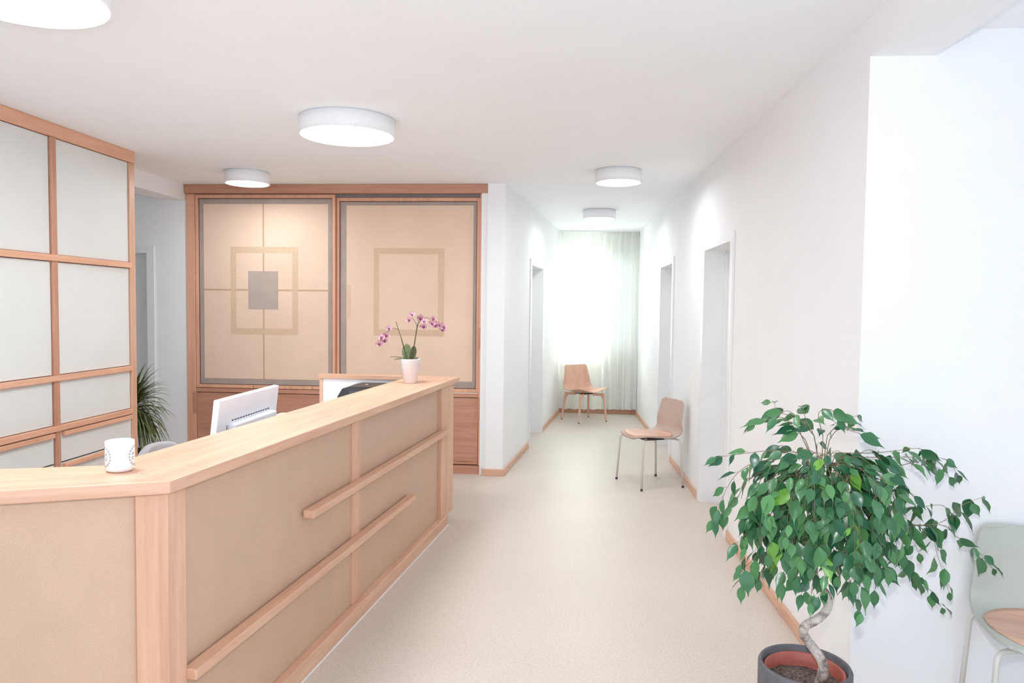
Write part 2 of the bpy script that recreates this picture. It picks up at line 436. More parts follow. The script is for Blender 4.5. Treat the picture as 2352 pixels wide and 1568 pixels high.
# alcove on the right: back wall facing the room and a side wall with a daylight window
struct('wall_alcove', MB().box(RX(NY) + 0.0, 3.4, NY, NY + 0.2, 0, CEIL + 0.02), PAINT)
mb = MB()
WY0, WY1, WZ0, WZ1 = -1.3, 2.2, 0.75, 2.4
mb.box(3.2, 3.4, -2.4, NY, 0, WZ0); mb.box(3.2, 3.4, -2.4, NY, WZ1, CEIL); mb.box(3.2, 3.4, -2.4, WY0, WZ0, WZ1); mb.box(3.2, 3.4, WY1, NY, WZ0, WZ1)
struct('wall_alcove_side', mb, PAINT)
# corridor end wall with the window behind the curtain
EY = 10.78
WX0, WX1, EZ0, EZ1 = -0.13, 0.96, 0.86, 2.3
mb = MB().box(-0.6, WX0, EY, EY + 0.26, 0, CEIL + 0.02); mb.box(WX1, 1.3, EY, EY + 0.26, 0, CEIL + 0.02)
mb.box(WX0, WX1, EY, EY + 0.26, 0, EZ0); mb.box(WX0, WX1, EY, EY + 0.26, EZ1, CEIL + 0.02)
struct('wall_end', mb, PAINT)
def window(name, box, axis, mull):
    (x0, x1, y0, y1, z0, z1) = box
    fw = 0.06
    mb = MB(); gl = MB()
    mb.box(x0, x1, y0, y1, z0, z0 + fw); mb.box(x0, x1, y0, y1, z1 - fw, z1)
    if axis == 'x':
        mb.box(x0, x0 + fw, y0, y1, z0 + fw, z1 - fw); mb.box(x1 - fw, x1, y0, y1, z0 + fw, z1 - fw)
        for m_ in mull: mb.box(m_ - 0.045, m_ + 0.045, y0, y1, z0 + fw, z1 - fw)
        ym = (y0 + y1) / 2; gl.box(x0 + fw, x1 - fw, ym - 0.006, ym + 0.006, z0 + fw, z1 - fw)
    else:
        mb.box(x0, x1, y0, y0 + fw, z0 + fw, z1 - fw); mb.box(x0, x1, y1 - fw, y1, z0 + fw, z1 - fw)
        for m_ in mull: mb.box(x0, x1, m_ - 0.045, m_ + 0.045, z0 + fw, z1 - fw)
        xm = (x0 + x1) / 2; gl.box(xm - 0.006, xm + 0.006, y0 + fw, y1 - fw, z0 + fw, z1 - fw)
    r = struct(name, mb, TRIMW, bevel=0.004)
    finish('window_pane', gl, M['window_glass'], r)
    return r
window('window_1', (WX0, WX1, EY + 0.14, EY + 0.2, EZ0, EZ1), 'x', [0.42])
window('window_2', (3.27, 3.33, WY0, WY1, WZ0, WZ1), 'y', [0.45])
finish('trim_3', MB().box(WX0 - 0.03, WX1 + 0.03, EY - 0.006, EY + 0.14, EZ0 - 0.028, EZ0), TRIMW, bevel=0.004)['kind'] = 'structure'

# skirting boards
BW = wood('alder', 'y')
def bb(name, o, u, v, parts, mat):
    mb = MB()
    for a, b in parts: mb.obox(o, u, v, a, b, -0.016, 0.0, 0.0, BBH)
    struct(name, mb, mat, bevel=0.004)
bb('baseboard_right', ro, ru, rv, [(0.0, 4.965 - NY), (5.985 - NY, 7.47 - NY), (8.445 - NY, 7.84)], BW)
bb('baseboard_corridor_left', lo_, lu, lv, [(-0.012, 1.40), (2.42, 4.14)], BW)
struct('baseboard_back', MB().box(-0.79, -0.592, 6.596, 6.612, 0, BBH).box(-3.935, -3.64, DB - 0.016, DB, 0, BBH), wood('alder', 'x'), bevel=0.004)
struct('baseboard_end', MB().box(-0.15, 0.985, EY - 0.016, EY, 0, BBH), wood('dark_alder', 'x'), bevel=0.004)
struct('baseboard_alcove', MB().box(RX(NY), 3.2, NY - 0.016, NY, 0, BBH), wood('alder', 'x'), bevel=0.004)

# curtain: two hanging lengths of sheer cloth on one ceiling track
CY = 10.67
def curtain(name, x0, x1, label, amp, n, ph, seed, CY):
    rnd = random.Random(seed)
    jit = [rnd.uniform(-1, 1) for _ in range(12)]
    def fn(s, t):
        x = x0 + (x1 - x0) * s
        z = 0.075 + (CEIL - 0.014 - 0.075) * t
        w = s * n * 2 * PI + ph
        env = 0.55 + 0.45 * math.sin(s * 9 + jit[0] * 3) ** 2
        spread = 0.35 + 0.65 * (1 - t) ** 0.4 if t < 0.97 else 0.45
        y = CY + amp * env * spread * (math.sin(w + 0.9 * math.sin(w * 0.31 + jit[1])) + 0.12 * math.sin(2.3 * w + jit[2] + 1.5 * (1 - t)))
        if t > 0.955:
            y += 0.009 * math.sin(w * 2.5) * (t - 0.955) / 0.045
        if t < 0.02: z += 0.006 * math.sin(w)
        x += 0.004 * math.sin(w * 0.5 + 3 * t + jit[3])
        return (x, y, z)
    o = finish(name, MB().grid(fn, 150, 40), M['sheer_curtain_cloth'], smooth=True, recalc=False)
    tag(o, label, 'curtain', 'sheer curtains at the corridor window')
curtain('curtain', -0.148, 0.474, 'left sheer pale green curtain, smoother length hanging behind the oak chair', 0.016, 4.5, 0.4, 3, 10.64)
curtain('curtain', 0.458, 0.985, 'right sheer pale green curtain, more deeply pleated length beside the corridor wall', 0.034, 5.5, 1.2, 9, 10.708)
tr = MB().box(-0.16, 0.995, 10.622, 10.726, CEIL - 0.012, CEIL)
tag(finish('curtain_track', tr, TRIMW), 'white ceiling track carrying the sheer curtains at corridor end', 'curtain track')

# ================================================================== CEILING LAMPS
def lamp(x, y, r, label, group, glow='lit_lamp_diffuser'):
    t = thing('ceiling_lamp', label, 'ceiling lamp', (x, y, CEIL), 0, group)
    h = 0.1
    d = MB().lathe([(0, 0), (r - 0.012, 0), (r - 0.012, -0.004), (r, -0.006), (r, -h), (r - 0.003, -h - 0.002), (r - 0.010, -h - 0.002), (r - 0.011, -h + 0.002), (r - 0.011, -h + 0.012)], seg=96)
    finish('lamp_drum', d, M['white_lamp_drum'], t, smooth=True, recalc=False)
    c = MB().lathe([(r - 0.0112, -h + 0.006), (r * 0.6, -h + 0.004), (0, -h + 0.003)], seg=96)
    finish('lamp_diffuser', c, M[glow], t, smooth=True, recalc=False)
    return t
G = 'white drum ceiling lamps'
lamp(-1.86, 2.345, 0.2836, 'large round white ceiling lamp nearest the camera, cut by the top left corner', G)
lamp(-1.349, 4.343, 0.2836, 'large round white ceiling lamp over the reception counter', G)
lamp(-2.734, 6.02, 0.183, 'small round white ceiling lamp in front of the wooden cabinet', G)
lamp(0.376, 6.0, 0.186, 'small round white ceiling lamp at the mouth of the corridor', G)
lamp(0.318, 8.4, 0.184, 'small round white ceiling lamp deep in the corridor near the curtain', G)

# ================================================================== SLIDING DOOR CABINET
AX, AZ = wood('dark_alder', 'x'), wood('dark_alder', 'z')
CX0, CX1, CY0 = -3.622, -0.756, 6.65
cab = thing('cabinet', 'built-in alder cabinet with two fabric sliding doors above low wooden doors', 'cabinet', ((CX0 + CX1) / 2, CY0, 0))
CO = cab.location.copy()
def cpart(name, mb, mat, parent=None, **k): return finish(name, mb, mat, parent or cab, origin=CO, **k)
cpart('carcass', MB().box(CX0 + 0.002, CX1 - 0.002, CY0 + 0.09, 7.015, 0.0, CEIL - 0.003), DARKGAP)
cpart('cornice', MB().box(CX0, CX1, CY0 - 0.025, CY0 + 0.09, 2.581, CEIL - 0.001), AX, bevel=0.002)
cpart('post', MB().box(CX0, -3.538, CY0, CY0 + 0.09, 0.079, 2.579), wood('mid_alder', 'z'), bevel=0.003)
cpart('post', MB().box(-0.828, CX1, CY0, CY0 + 0.09, 0.079, 2.579), wood('mid_alder', 'z'), bevel=0.003)
cpart('plinth', MB().box(CX0, CX1, CY0 - 0.004, CY0 + 0.09, 0.0, 0.077), AX, bevel=0.002)
cpart('middle_rail', MB().box(-3.537, -0.829, CY0 + 0.004, CY0 + 0.09, 0.712, 0.75), AX, bevel=0.002)
cpart('track', MB().box(-3.537, -0.829, CY0 + 0.02, CY0 + 0.088, 2.552, 2.58), plain('dark_grey_track', (120, 112, 112), 0.4))
def sliding_door(x0, x1, y, ring, panel, pattern):
    fw = 0.028
    z0, z1 = 0.755, 2.551
    if pattern == 'cross': z1 = 2.574
    mb = MB().box(x0, x0 + fw, y, y + 0.03, z0, z1).box(x1 - fw, x1, y, y + 0.03, z0, z1)
    mb.box(x0 + fw, x1 - fw, y, y + 0.03, z0, z0 + 0.03).box(x0 + fw, x1 - fw, y, y + 0.03, z1 - 0.032, z1)
    d = cpart('sliding_door', mb, wood('mid_alder', 'z'), bevel=0.002)
    # recessed fabric infill and the strips sewn on to it
    a0, a1, b0, b1 = x0 + fw, x1 - fw, z0 + 0.03, z1 - 0.032
    shade_mb = MB().box(a0, a0 + 0.007, y + 0.013, y + 0.0158, b0, b1).box(a1 - 0.007, a1, y + 0.013, y + 0.0158, b0, b1)  # dark strips painted in for the shadow gap between frame and border
    shade_mb.box(a0 + 0.007, a1 - 0.007, y + 0.013, y + 0.0158, b0, b0 + 0.007).box(a0 + 0.007, a1 - 0.007, y + 0.013, y + 0.0158, b1 - 0.007, b1)
    cpart('gap_shade_strip', shade_mb, plain('painted_gap_shade', (112, 84, 74), 0.8, vary=3), d)
    cpart('grey_border', MB().box(x0 + fw, x1 - fw, y + 0.016, y + 0.024, z0 + 0.03, z1 - 0.032), BORD, d)
    px0, px1, pz0, pz1 = panel
    cpart('fabric_panel', MB().box(px0, px1, y + 0.0145, y + 0.0165, pz0, pz1), FABP, d)
    ox0, ox1, oz0, oz1, ix0, ix1, iz0, iz1 = ring
    yy0, yy1 = y + 0.0132, y + 0.0148
    r = MB().box(ox0, ix0, yy0, yy1, oz0, oz1).box(ix1, ox1, yy0, yy1, oz0, oz1)
    r.box(ix0, ix1, yy0, yy1, iz1, oz1).box(ix0, ix1, yy0, yy1, oz0, iz0)
    cpart('ochre_ring', r, M['ochre_fabric_ring'], d)
    if pattern == 'cross':
        cx, cz = -2.877, 1.684
        sx0, sx1, sz0, sz1 = -3.025, -2.736, 1.505, 1.861
        cpart('centre_patch', MB().box(sx0, sx1, yy0 - 0.0006, yy1, sz0, sz1), SQUA, d)
        OS = plain('dull_ochre_strip', (200, 168, 140), 0.9, vary=5)
        for (a, b) in ((pz0, sz0), (sz1, pz1)): cpart('cross_strip', MB().box(cx - 0.008, cx + 0.008, yy0 + 0.0004, yy1, a, b), OS, d)
        for (a, b) in ((px0, sx0), (sx1, px1 + 0.01)): cpart('cross_strip', MB().box(a, b, yy0 + 0.0004, yy1, cz - 0.008, cz + 0.008), OS, d)
    else:
        cpart('patch', MB().box(px0 + 0.004, px0 + 0.04, yy0 + 0.0005, yy1, 1.42, 1.74), plain('rosy_fabric_patch', (226, 192, 170), 0.9), d)
    return d
sliding_door(-3.534, -2.184, CY0 + 0.006, (-3.197, -2.544, 1.267, 2.089, -3.143, -2.598, 1.323, 2.032), (-3.458, -2.255, 0.843, 2.487), 'cross')
d2 = sliding_door(-2.183, -0.832, CY0 + 0.04, (-1.83, -1.165, 1.271, 2.087, -1.781, -1.222, 1.331, 2.032), (-2.09, -0.895, 0.853, 2.48), 'plain')
cpart('bottom_track', MB().box(-2.182, -0.832, CY0 + 0.006, CY0 + 0.036, 0.7502, 0.7546), plain('pale_track', (236, 228, 222), 0.35))
cpart('door_pull', MB().box(-0.836, -0.812, CY0 - 0.004, CY0 + 0.005, 1.156, 1.36), AZ, bevel=0.002)
for (x0, x1, hx) in ((-3.534, -2.186, -3.562), (-2.18, -0.832, -0.83)):
    dd = cpart('cupboard_door', MB().box(x0, x1, CY0 + 0.014, CY0 + 0.034, 0.086, 0.706), AX, bevel=0.002)
    cpart('door_pull', MB().box(hx - 0.002, hx + 0.03, CY0 - 0.006, CY0 + 0.013, 0.512, 0.714), AZ, dd, bevel=0.003)

# ================================================================== WALL OF CUPBOARDS ON THE LEFT
SX = -3.235
cup = thing('cupboard', 'floor-to-ceiling cupboard of white panels in a wooden grid behind the counter', 'cupboard', (SX, 4.0, 0))
SO = cup.location.copy()
def spart(name, mb, mat, parent=None, **k): return finish(name, mb, mat, parent or cup, origin=SO, **k)
AY = wood('mid_alder', 'y')
Y0, YE = 2.35, 5.221
spart('carcass', MB().box(-3.62, SX - 0.03, Y0, 5.154, 0.0, CEIL - 0.002), DARKGAP)
spart('cornice', MB().box(SX - 0.03, SX + 0.004, Y0, YE, 2.58, CEIL - 0.001), AY, bevel=0.002)
spart('end_panel', MB().box(-3.62, SX - 0.001, 5.156, YE, 0.0, 2.578), wood('alder', 'z'), bevel=0.003)
cols = [(Y0, 2.745), (2.79, 3.545), (3.59, 4.34), (4.388, 5.156)]
for (a, b) in ((2.745, 2.79), (3.545, 3.59), (4.34, 4.388)):
    spart('mullion', MB().box(SX - 0.03, SX + 0.002, a, b, 0.0, 2.579), AZ, bevel=0.002)
for (z0, z1) in ((1.806, 1.846), (1.048, 1.084), (0.729, 0.764)):
    spart('rail', MB().box(SX - 0.028, SX + 0.014, Y0, 5.155, z0, z1), AY, bevel=0.002)
for (a, b) in cols:
    for (z0, z1) in ((1.85, 2.576), (1.088, 1.802), (0.768, 1.044)):
        spart('door_panel', MB().box(SX - 0.029, SX - 0.012, a + 0.004, b - 0.006, z0, z1), CUPB, bevel=0.0015)
    for (z0, z1) in ((0.525, 0.722), (0.318, 0.515), (0.06, 0.308)):
        dr = spart('drawer_front', MB().box(SX - 0.029, SX - 0.008, a + 0.004, b - 0.006, z0, z1), CUPB, bevel=0.0015)
        spart('drawer_pull', MB().box(SX - 0.008, SX + 0.016, a + 0.02, b - 0.02 if z0 > 0.5 else b - 0.3, z1 - 0.03, z1 - 0.001), AY, dr, bevel=0.003)

# ================================================================== RECEPTION COUNTER
OC = Vector((-1.159, 2.03))
cu = Vector((0.1062, 1.0)).normalized(); cv = Vector((-cu.y, cu.x))
ct = thing('reception_counter', 'long angled wooden reception counter with tan infill panels', 'reception counter', (OC.x, OC.y, 0))
KO = ct.location.copy()
def kpart(name, mb, mat, parent=None, **k): return finish(name, mb, mat, parent or ct, origin=KO, **k)
RA = math.atan2(cu.x, cu.y)
WU = wood('alder', 'y', RA)                 # grain along the long side
WL = wood('alder', 'x', -math.radians(22))  # grain along the short side
WZ = wood('alder', 'z')
WX = wood('alder', 'x')
ZT0, ZT1 = 0.991, 1.03
CP = lambda a, b: (OC.x + cu.x * a + cv.x * b, OC.y + cu.y * a + cv.y * b)
inner = (-1.472, 2.203)
far_o = (-0.807, 5.345); far_i = (-1.165, 5.372)
kpart('countertop', MB().prism([tuple(OC), far_o, far_i, inner], ZT0, ZT1), WU, bevel=0.003)
wl = Vector((-0.393, -0.167)).normalized(); wn = Vector((wl.y, -wl.x))
if wn.y < 0: wn = -wn
LL = 1.5
end_o = (OC.x + wl.x * LL, OC.y + wl.y * LL); end_i = (inner[0] - 0.951 * (LL - 0.25), inner[1] - 0.309 * (LL - 0.25))
kpart('countertop', MB().prism([tuple(OC), inner, end_i, end_o], ZT0, ZT1), WL, bevel=0.003)
# long side
UE = 3.24
kpart('corner_post', MB().obox(OC, cu, cv, 0.012, 0.098, 0.02, 0.06, 0.0, ZT0 - 0.001), WZ, bevel=0.002)
kpart('corner_post', MB().obox(OC, wl, wn, 0.004, 0.1, 0.036, 0.076, 0.0, ZT0 - 0.001), WZ, bevel=0.002)
kpart('end_post', MB().obox(OC, cu, cv, 2.935, UE, 0.02, 0.06, 0.062, ZT0 - 0.001), WZ, bevel=0.003)
kpart('stile', MB().obox(OC, cu, cv, 1.427, 1.522, 0.036, 0.056, 0.075, ZT0 - 0.001), WZ, bevel=0.002)
TAN = M['tan_fibre_board']
kpart('front_panel', MB().obox(OC, cu, cv, 0.099, 1.426, 0.046, 0.06, 0.075, ZT0 - 0.001), TAN)
kpart('front_panel', MB().obox(OC, cu, cv, 1.523, 2.934, 0.046, 0.06, 0.075, ZT0 - 0.001), TAN)
kpart('base_board', MB().obox(OC, cu, cv, 0.099, 3.06, 0.004, 0.06, 0.0, 0.074), WU, bevel=0.004)
kpart('rail', MB().obox(OC, cu, cv, 0.905, 3.035, -0.012, 0.036, 0.658, 0.692), WU, bevel=0.003)
kpart('rail', MB().obox(OC, cu, cv, 0.098, 2.275, -0.012, 0.036, 0.382, 0.416), WU, bevel=0.003)
kpart('floor_seal', MB().obox(OC, cu, cv, 0.099, 3.06, -0.003, 0.0035, 0.0002, 0.004), WHITEP)
# short side
kpart('front_panel', MB().obox(OC, wl, wn, 0.105, LL - 0.02, 0.056, 0.07, 0.0, ZT0 - 0.001), TAN)
kpart('edge_strip', MB().obox(OC, wl, wn, 0.1002, 0.1048, 0.045, 0.07, 0.0, ZT0 - 0.002), wood('dark_alder', 'z'))
# staff side: inner panel, desk, and the white return at the far end
kpart('inner_panel', MB().obox(OC, cu, cv, 0.11, UE, 0.061, 0.075, 0.0, ZT0 - 0.001), WHITEP)
kpart('desk_top', MB().prism([CP(0.45, 0.076), CP(3.2, 0.076), (-1.84, 5.29), (-2.15, 5.29), (-2.15, 2.62)], 0.705, 0.74), WHITEP, bevel=0.002)
for (yy) in (2.72, 5.2):
    kpart('desk_leg', MB().box(-2.13, -2.08, yy, yy + 0.05, 0.0, 0.704), WHITEP, bevel=0.003)
kpart('return_board', MB().box(-1.832, -1.17, 5.303, 5.33, 0.0, 1.0), WHITEP)
kpart('return_stile', MB().box(-1.858, -1.8325, 5.295, 5.335, 0.0, 1.0), WZ, bevel=0.002)
kpart('return_cap', MB().box(-1.87, -1.168, 5.288, 5.38, 1.001, 1.033), WX, bevel=0.003)

# ================================================================== THINGS ON AND BEHIND THE COUNTER
# mug with a printed wreath; its handle points away from the room
MC = (-1.383, 2.137, ZT1 + 0.0005)
mug = thing('mug', 'white porcelain mug with grey printed wreath standing on the counter corner', 'mug', MC)
R, Hm = 0.0415, 0.094
b_ = MB().lathe([(0, 0.0), (0.032, 0.0), (0.038, 0.003), (R, 0.012), (R, Hm - 0.002), (R - 0.0015, Hm), (R - 0.0035, Hm - 0.002), (R - 0.004, 0.014), (R - 0.012, 0.007), (0, 0.006)], seg=64)
finish('mug_body', b_, PORC, mug, smooth=True, recalc=False)
vd = Vector((MC[0], MC[1])).normalized()                    # direction from the room's middle to the mug
ha = math.atan2(vd.y, vd.x) + 0.1
hp = [(R - 0.002) * 1.0, 0.074], [R + 0.012, 0.079], [R + 0.026, 0.07], [R + 0.031, 0.05], [R + 0.026, 0.03], [R + 0.012, 0.019], [R - 0.002, 0.023]
finish('mug_handle', MB().tube(crom([(math.cos(ha) * r, math.sin(ha) * r, z) for r, z in hp], 5), 0.0055, 12), PORC, mug, smooth=True)
pr_ = MB()
def on_mug(a, z, rr=R + 0.0003): return (rr * math.cos(a), rr * math.sin(a), z)
def stroke(mb, pts, w):
    """A printed line on the glaze: pts are (angle, height)."""
    for (a0, z0), (a1, z1) in zip(pts, pts[1:]):
        n = 4
        for k in range(n):
            p = [(a0 + (a1 - a0) * (k + e) / n, z0 + (z1 - z0) * (k + e) / n) for e in (0, 1)]
            dx, dz = (p[1][0] - p[0][0]) * R, p[1][1] - p[0][1]
            l = math.hypot(dx, dz) or 1e-9
            nx, nz = -dz / l * w / 2, dx / l * w / 2
            q = [(p[0][0] + nx / R, p[0][1] + nz), (p[1][0] + nx / R, p[1][1] + nz), (p[1][0] - nx / R, p[1][1] - nz), (p[0][0] - nx / R, p[0][1] - nz)]
            mb.add([on_mug(a, z) for a, z in q], [(0, 1, 2, 3)])
def wreath(centre, letters):
    mb = MB(); cz, wr = 0.047, 0.03
    for k in range(20):
        t = 2 * PI * k / 20
        a, z = centre + wr * math.cos(t) / R, cz + wr * math.sin(t)
        t2 = t + 0.3
        stroke(mb, [(a, z), (centre + wr * math.cos(t2) / R, cz + wr * math.sin(t2))], 0.0008)
        for s in (1, -1):
            l = wr + s * 0.0038
            stroke(mb, [(a, z), (centre + l * math.cos(t + 0.12) / R, cz + l * math.sin(t + 0.12))], 0.0012)
    for ch, off, z in letters:
        G_ = {'H': [[(0, 0), (0, 1)], [(1, 0), (1, 1)], [(0, .5), (1, .5)]], 'E': [[(1, 0), (0, 0), (0, 1), (1, 1)], [(0, .5), (.8, .5)]],
              'K': [[(0, 0), (0, 1)], [(1, 1), (0, .5), (1, 0)]], 'D': [[(0, 0), (0, 1), (.6, 1), (1, .7), (1, .3), (.6, 0), (0, 0)]]}[ch]
        for s in G_:
            stroke(mb, [(centre + (off + p[0] * 0.0075) / R, z + p[1] * 0.009) for p in s], 0.0014)
    return mb
fa = math.atan2(-vd.y, -vd.x)                               # facing the room
w1 = wreath(fa + 1.37, [('H', -0.018, 0.05), ('E', -0.018, 0.036)])
w2 = wreath(fa - 1.4, [('K', 0.010, 0.05), ('D', 0.010, 0.036)])
finish('printed_wreath', w1, INK, mug, recalc=False)
finish('printed_wreath', w2, INK, mug, recalc=False)

# monitor seen from behind
mon = thing('monitor', 'white computer monitor seen from behind, standing on the desk inside the counter', 'monitor', (-1.525, 3.31, 0.74), math.radians(90))
def tilt(p, a=math.radians(6.5), z0=0.1):
    y, z = p[1], p[2] - z0
    return (p[0], y * math.cos(a) - z * math.sin(a), z0 + y * math.sin(a) + z * math.cos(a))
def tmb(mb):
    mb.v = [tilt(p) for p in mb.v]; return mb
finish('screen_shell', tmb(MB().box(-0.32, 0.32, -0.006, 0.022, 0.028, 0.398)), MONW, mon, bevel=0.005, seg=3)
finish('screen', tmb(MB().box(-0.31, 0.31, 0.0221, 0.0226, 0.045, 0.388)), plain('dark_screen', (24, 24, 28), 0.15), mon)
finish('rear_cover', tmb(MB().box(-0.21, 0.245, -0.04, -0.0061, 0.07, 0.283)), MONW, mon, bevel=0.008, seg=3)
vs = MB()
for k in range(15):
    x = -0.185 + k * 0.0275
    vs.box(x, x + 0.02, -0.0066, -0.006, 0.29, 0.2955)
finish('top_vent', tmb(vs), SLOT, mon)
vs = MB()
for k in range(4):
    vs.box(-0.228, -0.2225, -0.0066, -0.006, 0.11 + k * 0.044, 0.145 + k * 0.044)
finish('side_vent', tmb(vs), SLOT, mon)
for (x, z) in ((-0.05, 0.225), (0.05, 0.225), (-0.05, 0.125), (0.05, 0.125)):
    finish('mount_screw', tmb(MB().tube([(x, -0.0402, z), (x, -0.0412, z)], 0.004, 12)), CHROME, mon)
nk = MB().tube([(0.13, -0.085, 0.006), (0.13, -0.085, 0.21), (0.13, -0.08, 0.226), (0.13, -0.07, 0.232)], [0.03, 0.03, 0.028, 0.02], 20)
nk.tube([(0.13, -0.085, 0.19), (0.13, -0.03, 0.19)], 0.022, 16)
finish('stand_column', nk, MONW, mon, smooth=True)
finish('stand_base', MB().box(-0.02, 0.27, -0.17, 0.05, 0.0005, 0.012), MONW, mon, bevel=0.005)

# black desktop machine in front of the white return board
prn = thing('printer', 'black plastic desktop printer against the white board at the far counter end', 'printer', (-1.375, 5.06, 0.7406))
p0 = MB()
def taper(z, k): return [(-0.215 + k, -0.17 + k * 0.5, z), (0.215 - k, -0.17 + k * 0.5, z), (0.215 - k, 0.17, z), (-0.215 + k, 0.17, z)]
lv_ = [taper(0.0, 0.0), taper(0.18, 0.0), taper(0.235, 0.03), taper(0.246, 0.08)]
p0.add([q for l in lv_ for q in l], [(3, 2, 1, 0)] + [(4 * i + k, 4 * i + (k + 1) % 4, 4 * i + 4 + (k + 1) % 4, 4 * i + 4 + k) for i in range(3) for k in range(4)] + [(12, 13, 14, 15)])
finish('printer_body', p0, BLACKP, prn, bevel=0.006, seg=3)
finish('paper_tray', MB().box(-0.13, 0.15, -0.185, -0.02, 0.2, 0.222), plain('grey_black_plastic', (72, 72, 78), 0.3), prn, bevel=0.004)
finish('tray_slot', MB().box(-0.14, 0.16, -0.158, -0.154, 0.1, 0.18), plain('deep_black', (14, 14, 16), 0.6), prn)
finish('indicator_button', MB().lathe([(0, 0.2462), (0.012, 0.2462), (0.011, 0.248), (0, 0.2485)], c=(-0.06, 0.02, 0), seg=20), plain('pale_button', (225, 225, 228), 0.3), prn, smooth=True)

# office chair, only the top of its backrest shows
och = thing('office_chair', 'grey office chair whose rounded backrest shows over the counter edge', 'office chair', (-2.08, 3.80, 0), math.radians(60))
def back(s, t):
    x = -0.19 + 0.38 * s; z = 0.42 + 0.345 * t
    k = 1 - 0.28 * max(0, t - 0.6) / 0.4
    z -= 0.09 * (2 * s - 1) ** 4 * t
    return (x * k, 0.22 - 0.05 * (2 * s - 1) ** 2 + 0.05 * t, z)
finish('backrest', MB().grid(back, 16, 14), GREYF, och, smooth=True, solid=0.05, subd=1)
finish('seat', MB().box(-0.23, 0.23, -0.24, 0.21, 0.40, 0.47), GREYF, och, bevel=0.03, seg=4, smooth=True)
finish('back_stem', MB().tube([(0, 0.1, 0.39), (0, 0.26, 0.39), (0, 0.285, 0.43), (0, 0.27, 0.55)], 0.02, 12), BLACKP, och, smooth=True)
finish('gas_column', MB().tube([(0, 0, 0.08), (0, 0, 0.25), (0, 0, 0.2501), (0, 0, 0.40)], [0.028, 0.028, 0.018, 0.018], 16), BLACKP, och)
for k in range(5):
    a = 2 * PI * k / 5 + 0.3
    lg = finish('leg', MB().tube([(0, 0, 0.1), (math.cos(a) * 0.15, math.sin(a) * 0.15, 0.09), (math.cos(a) * 0.29, math.sin(a) * 0.29, 0.07)], [0.022, 0.02, 0.014], 10), BLACKP, och, smooth=True)
    c, s = math.cos(a), math.sin(a)
    finish('caster', MB().tube([(c * 0.29 - s * 0.018, s * 0.29 + c * 0.018, 0.028), (c * 0.29 + s * 0.018, s * 0.29 - c * 0.018, 0.028)], 0.028, 16).tube([(c * 0.29, s * 0.29, 0.03), (c * 0.29, s * 0.29, 0.068)], 0.007, 8), DKRUB, lg)
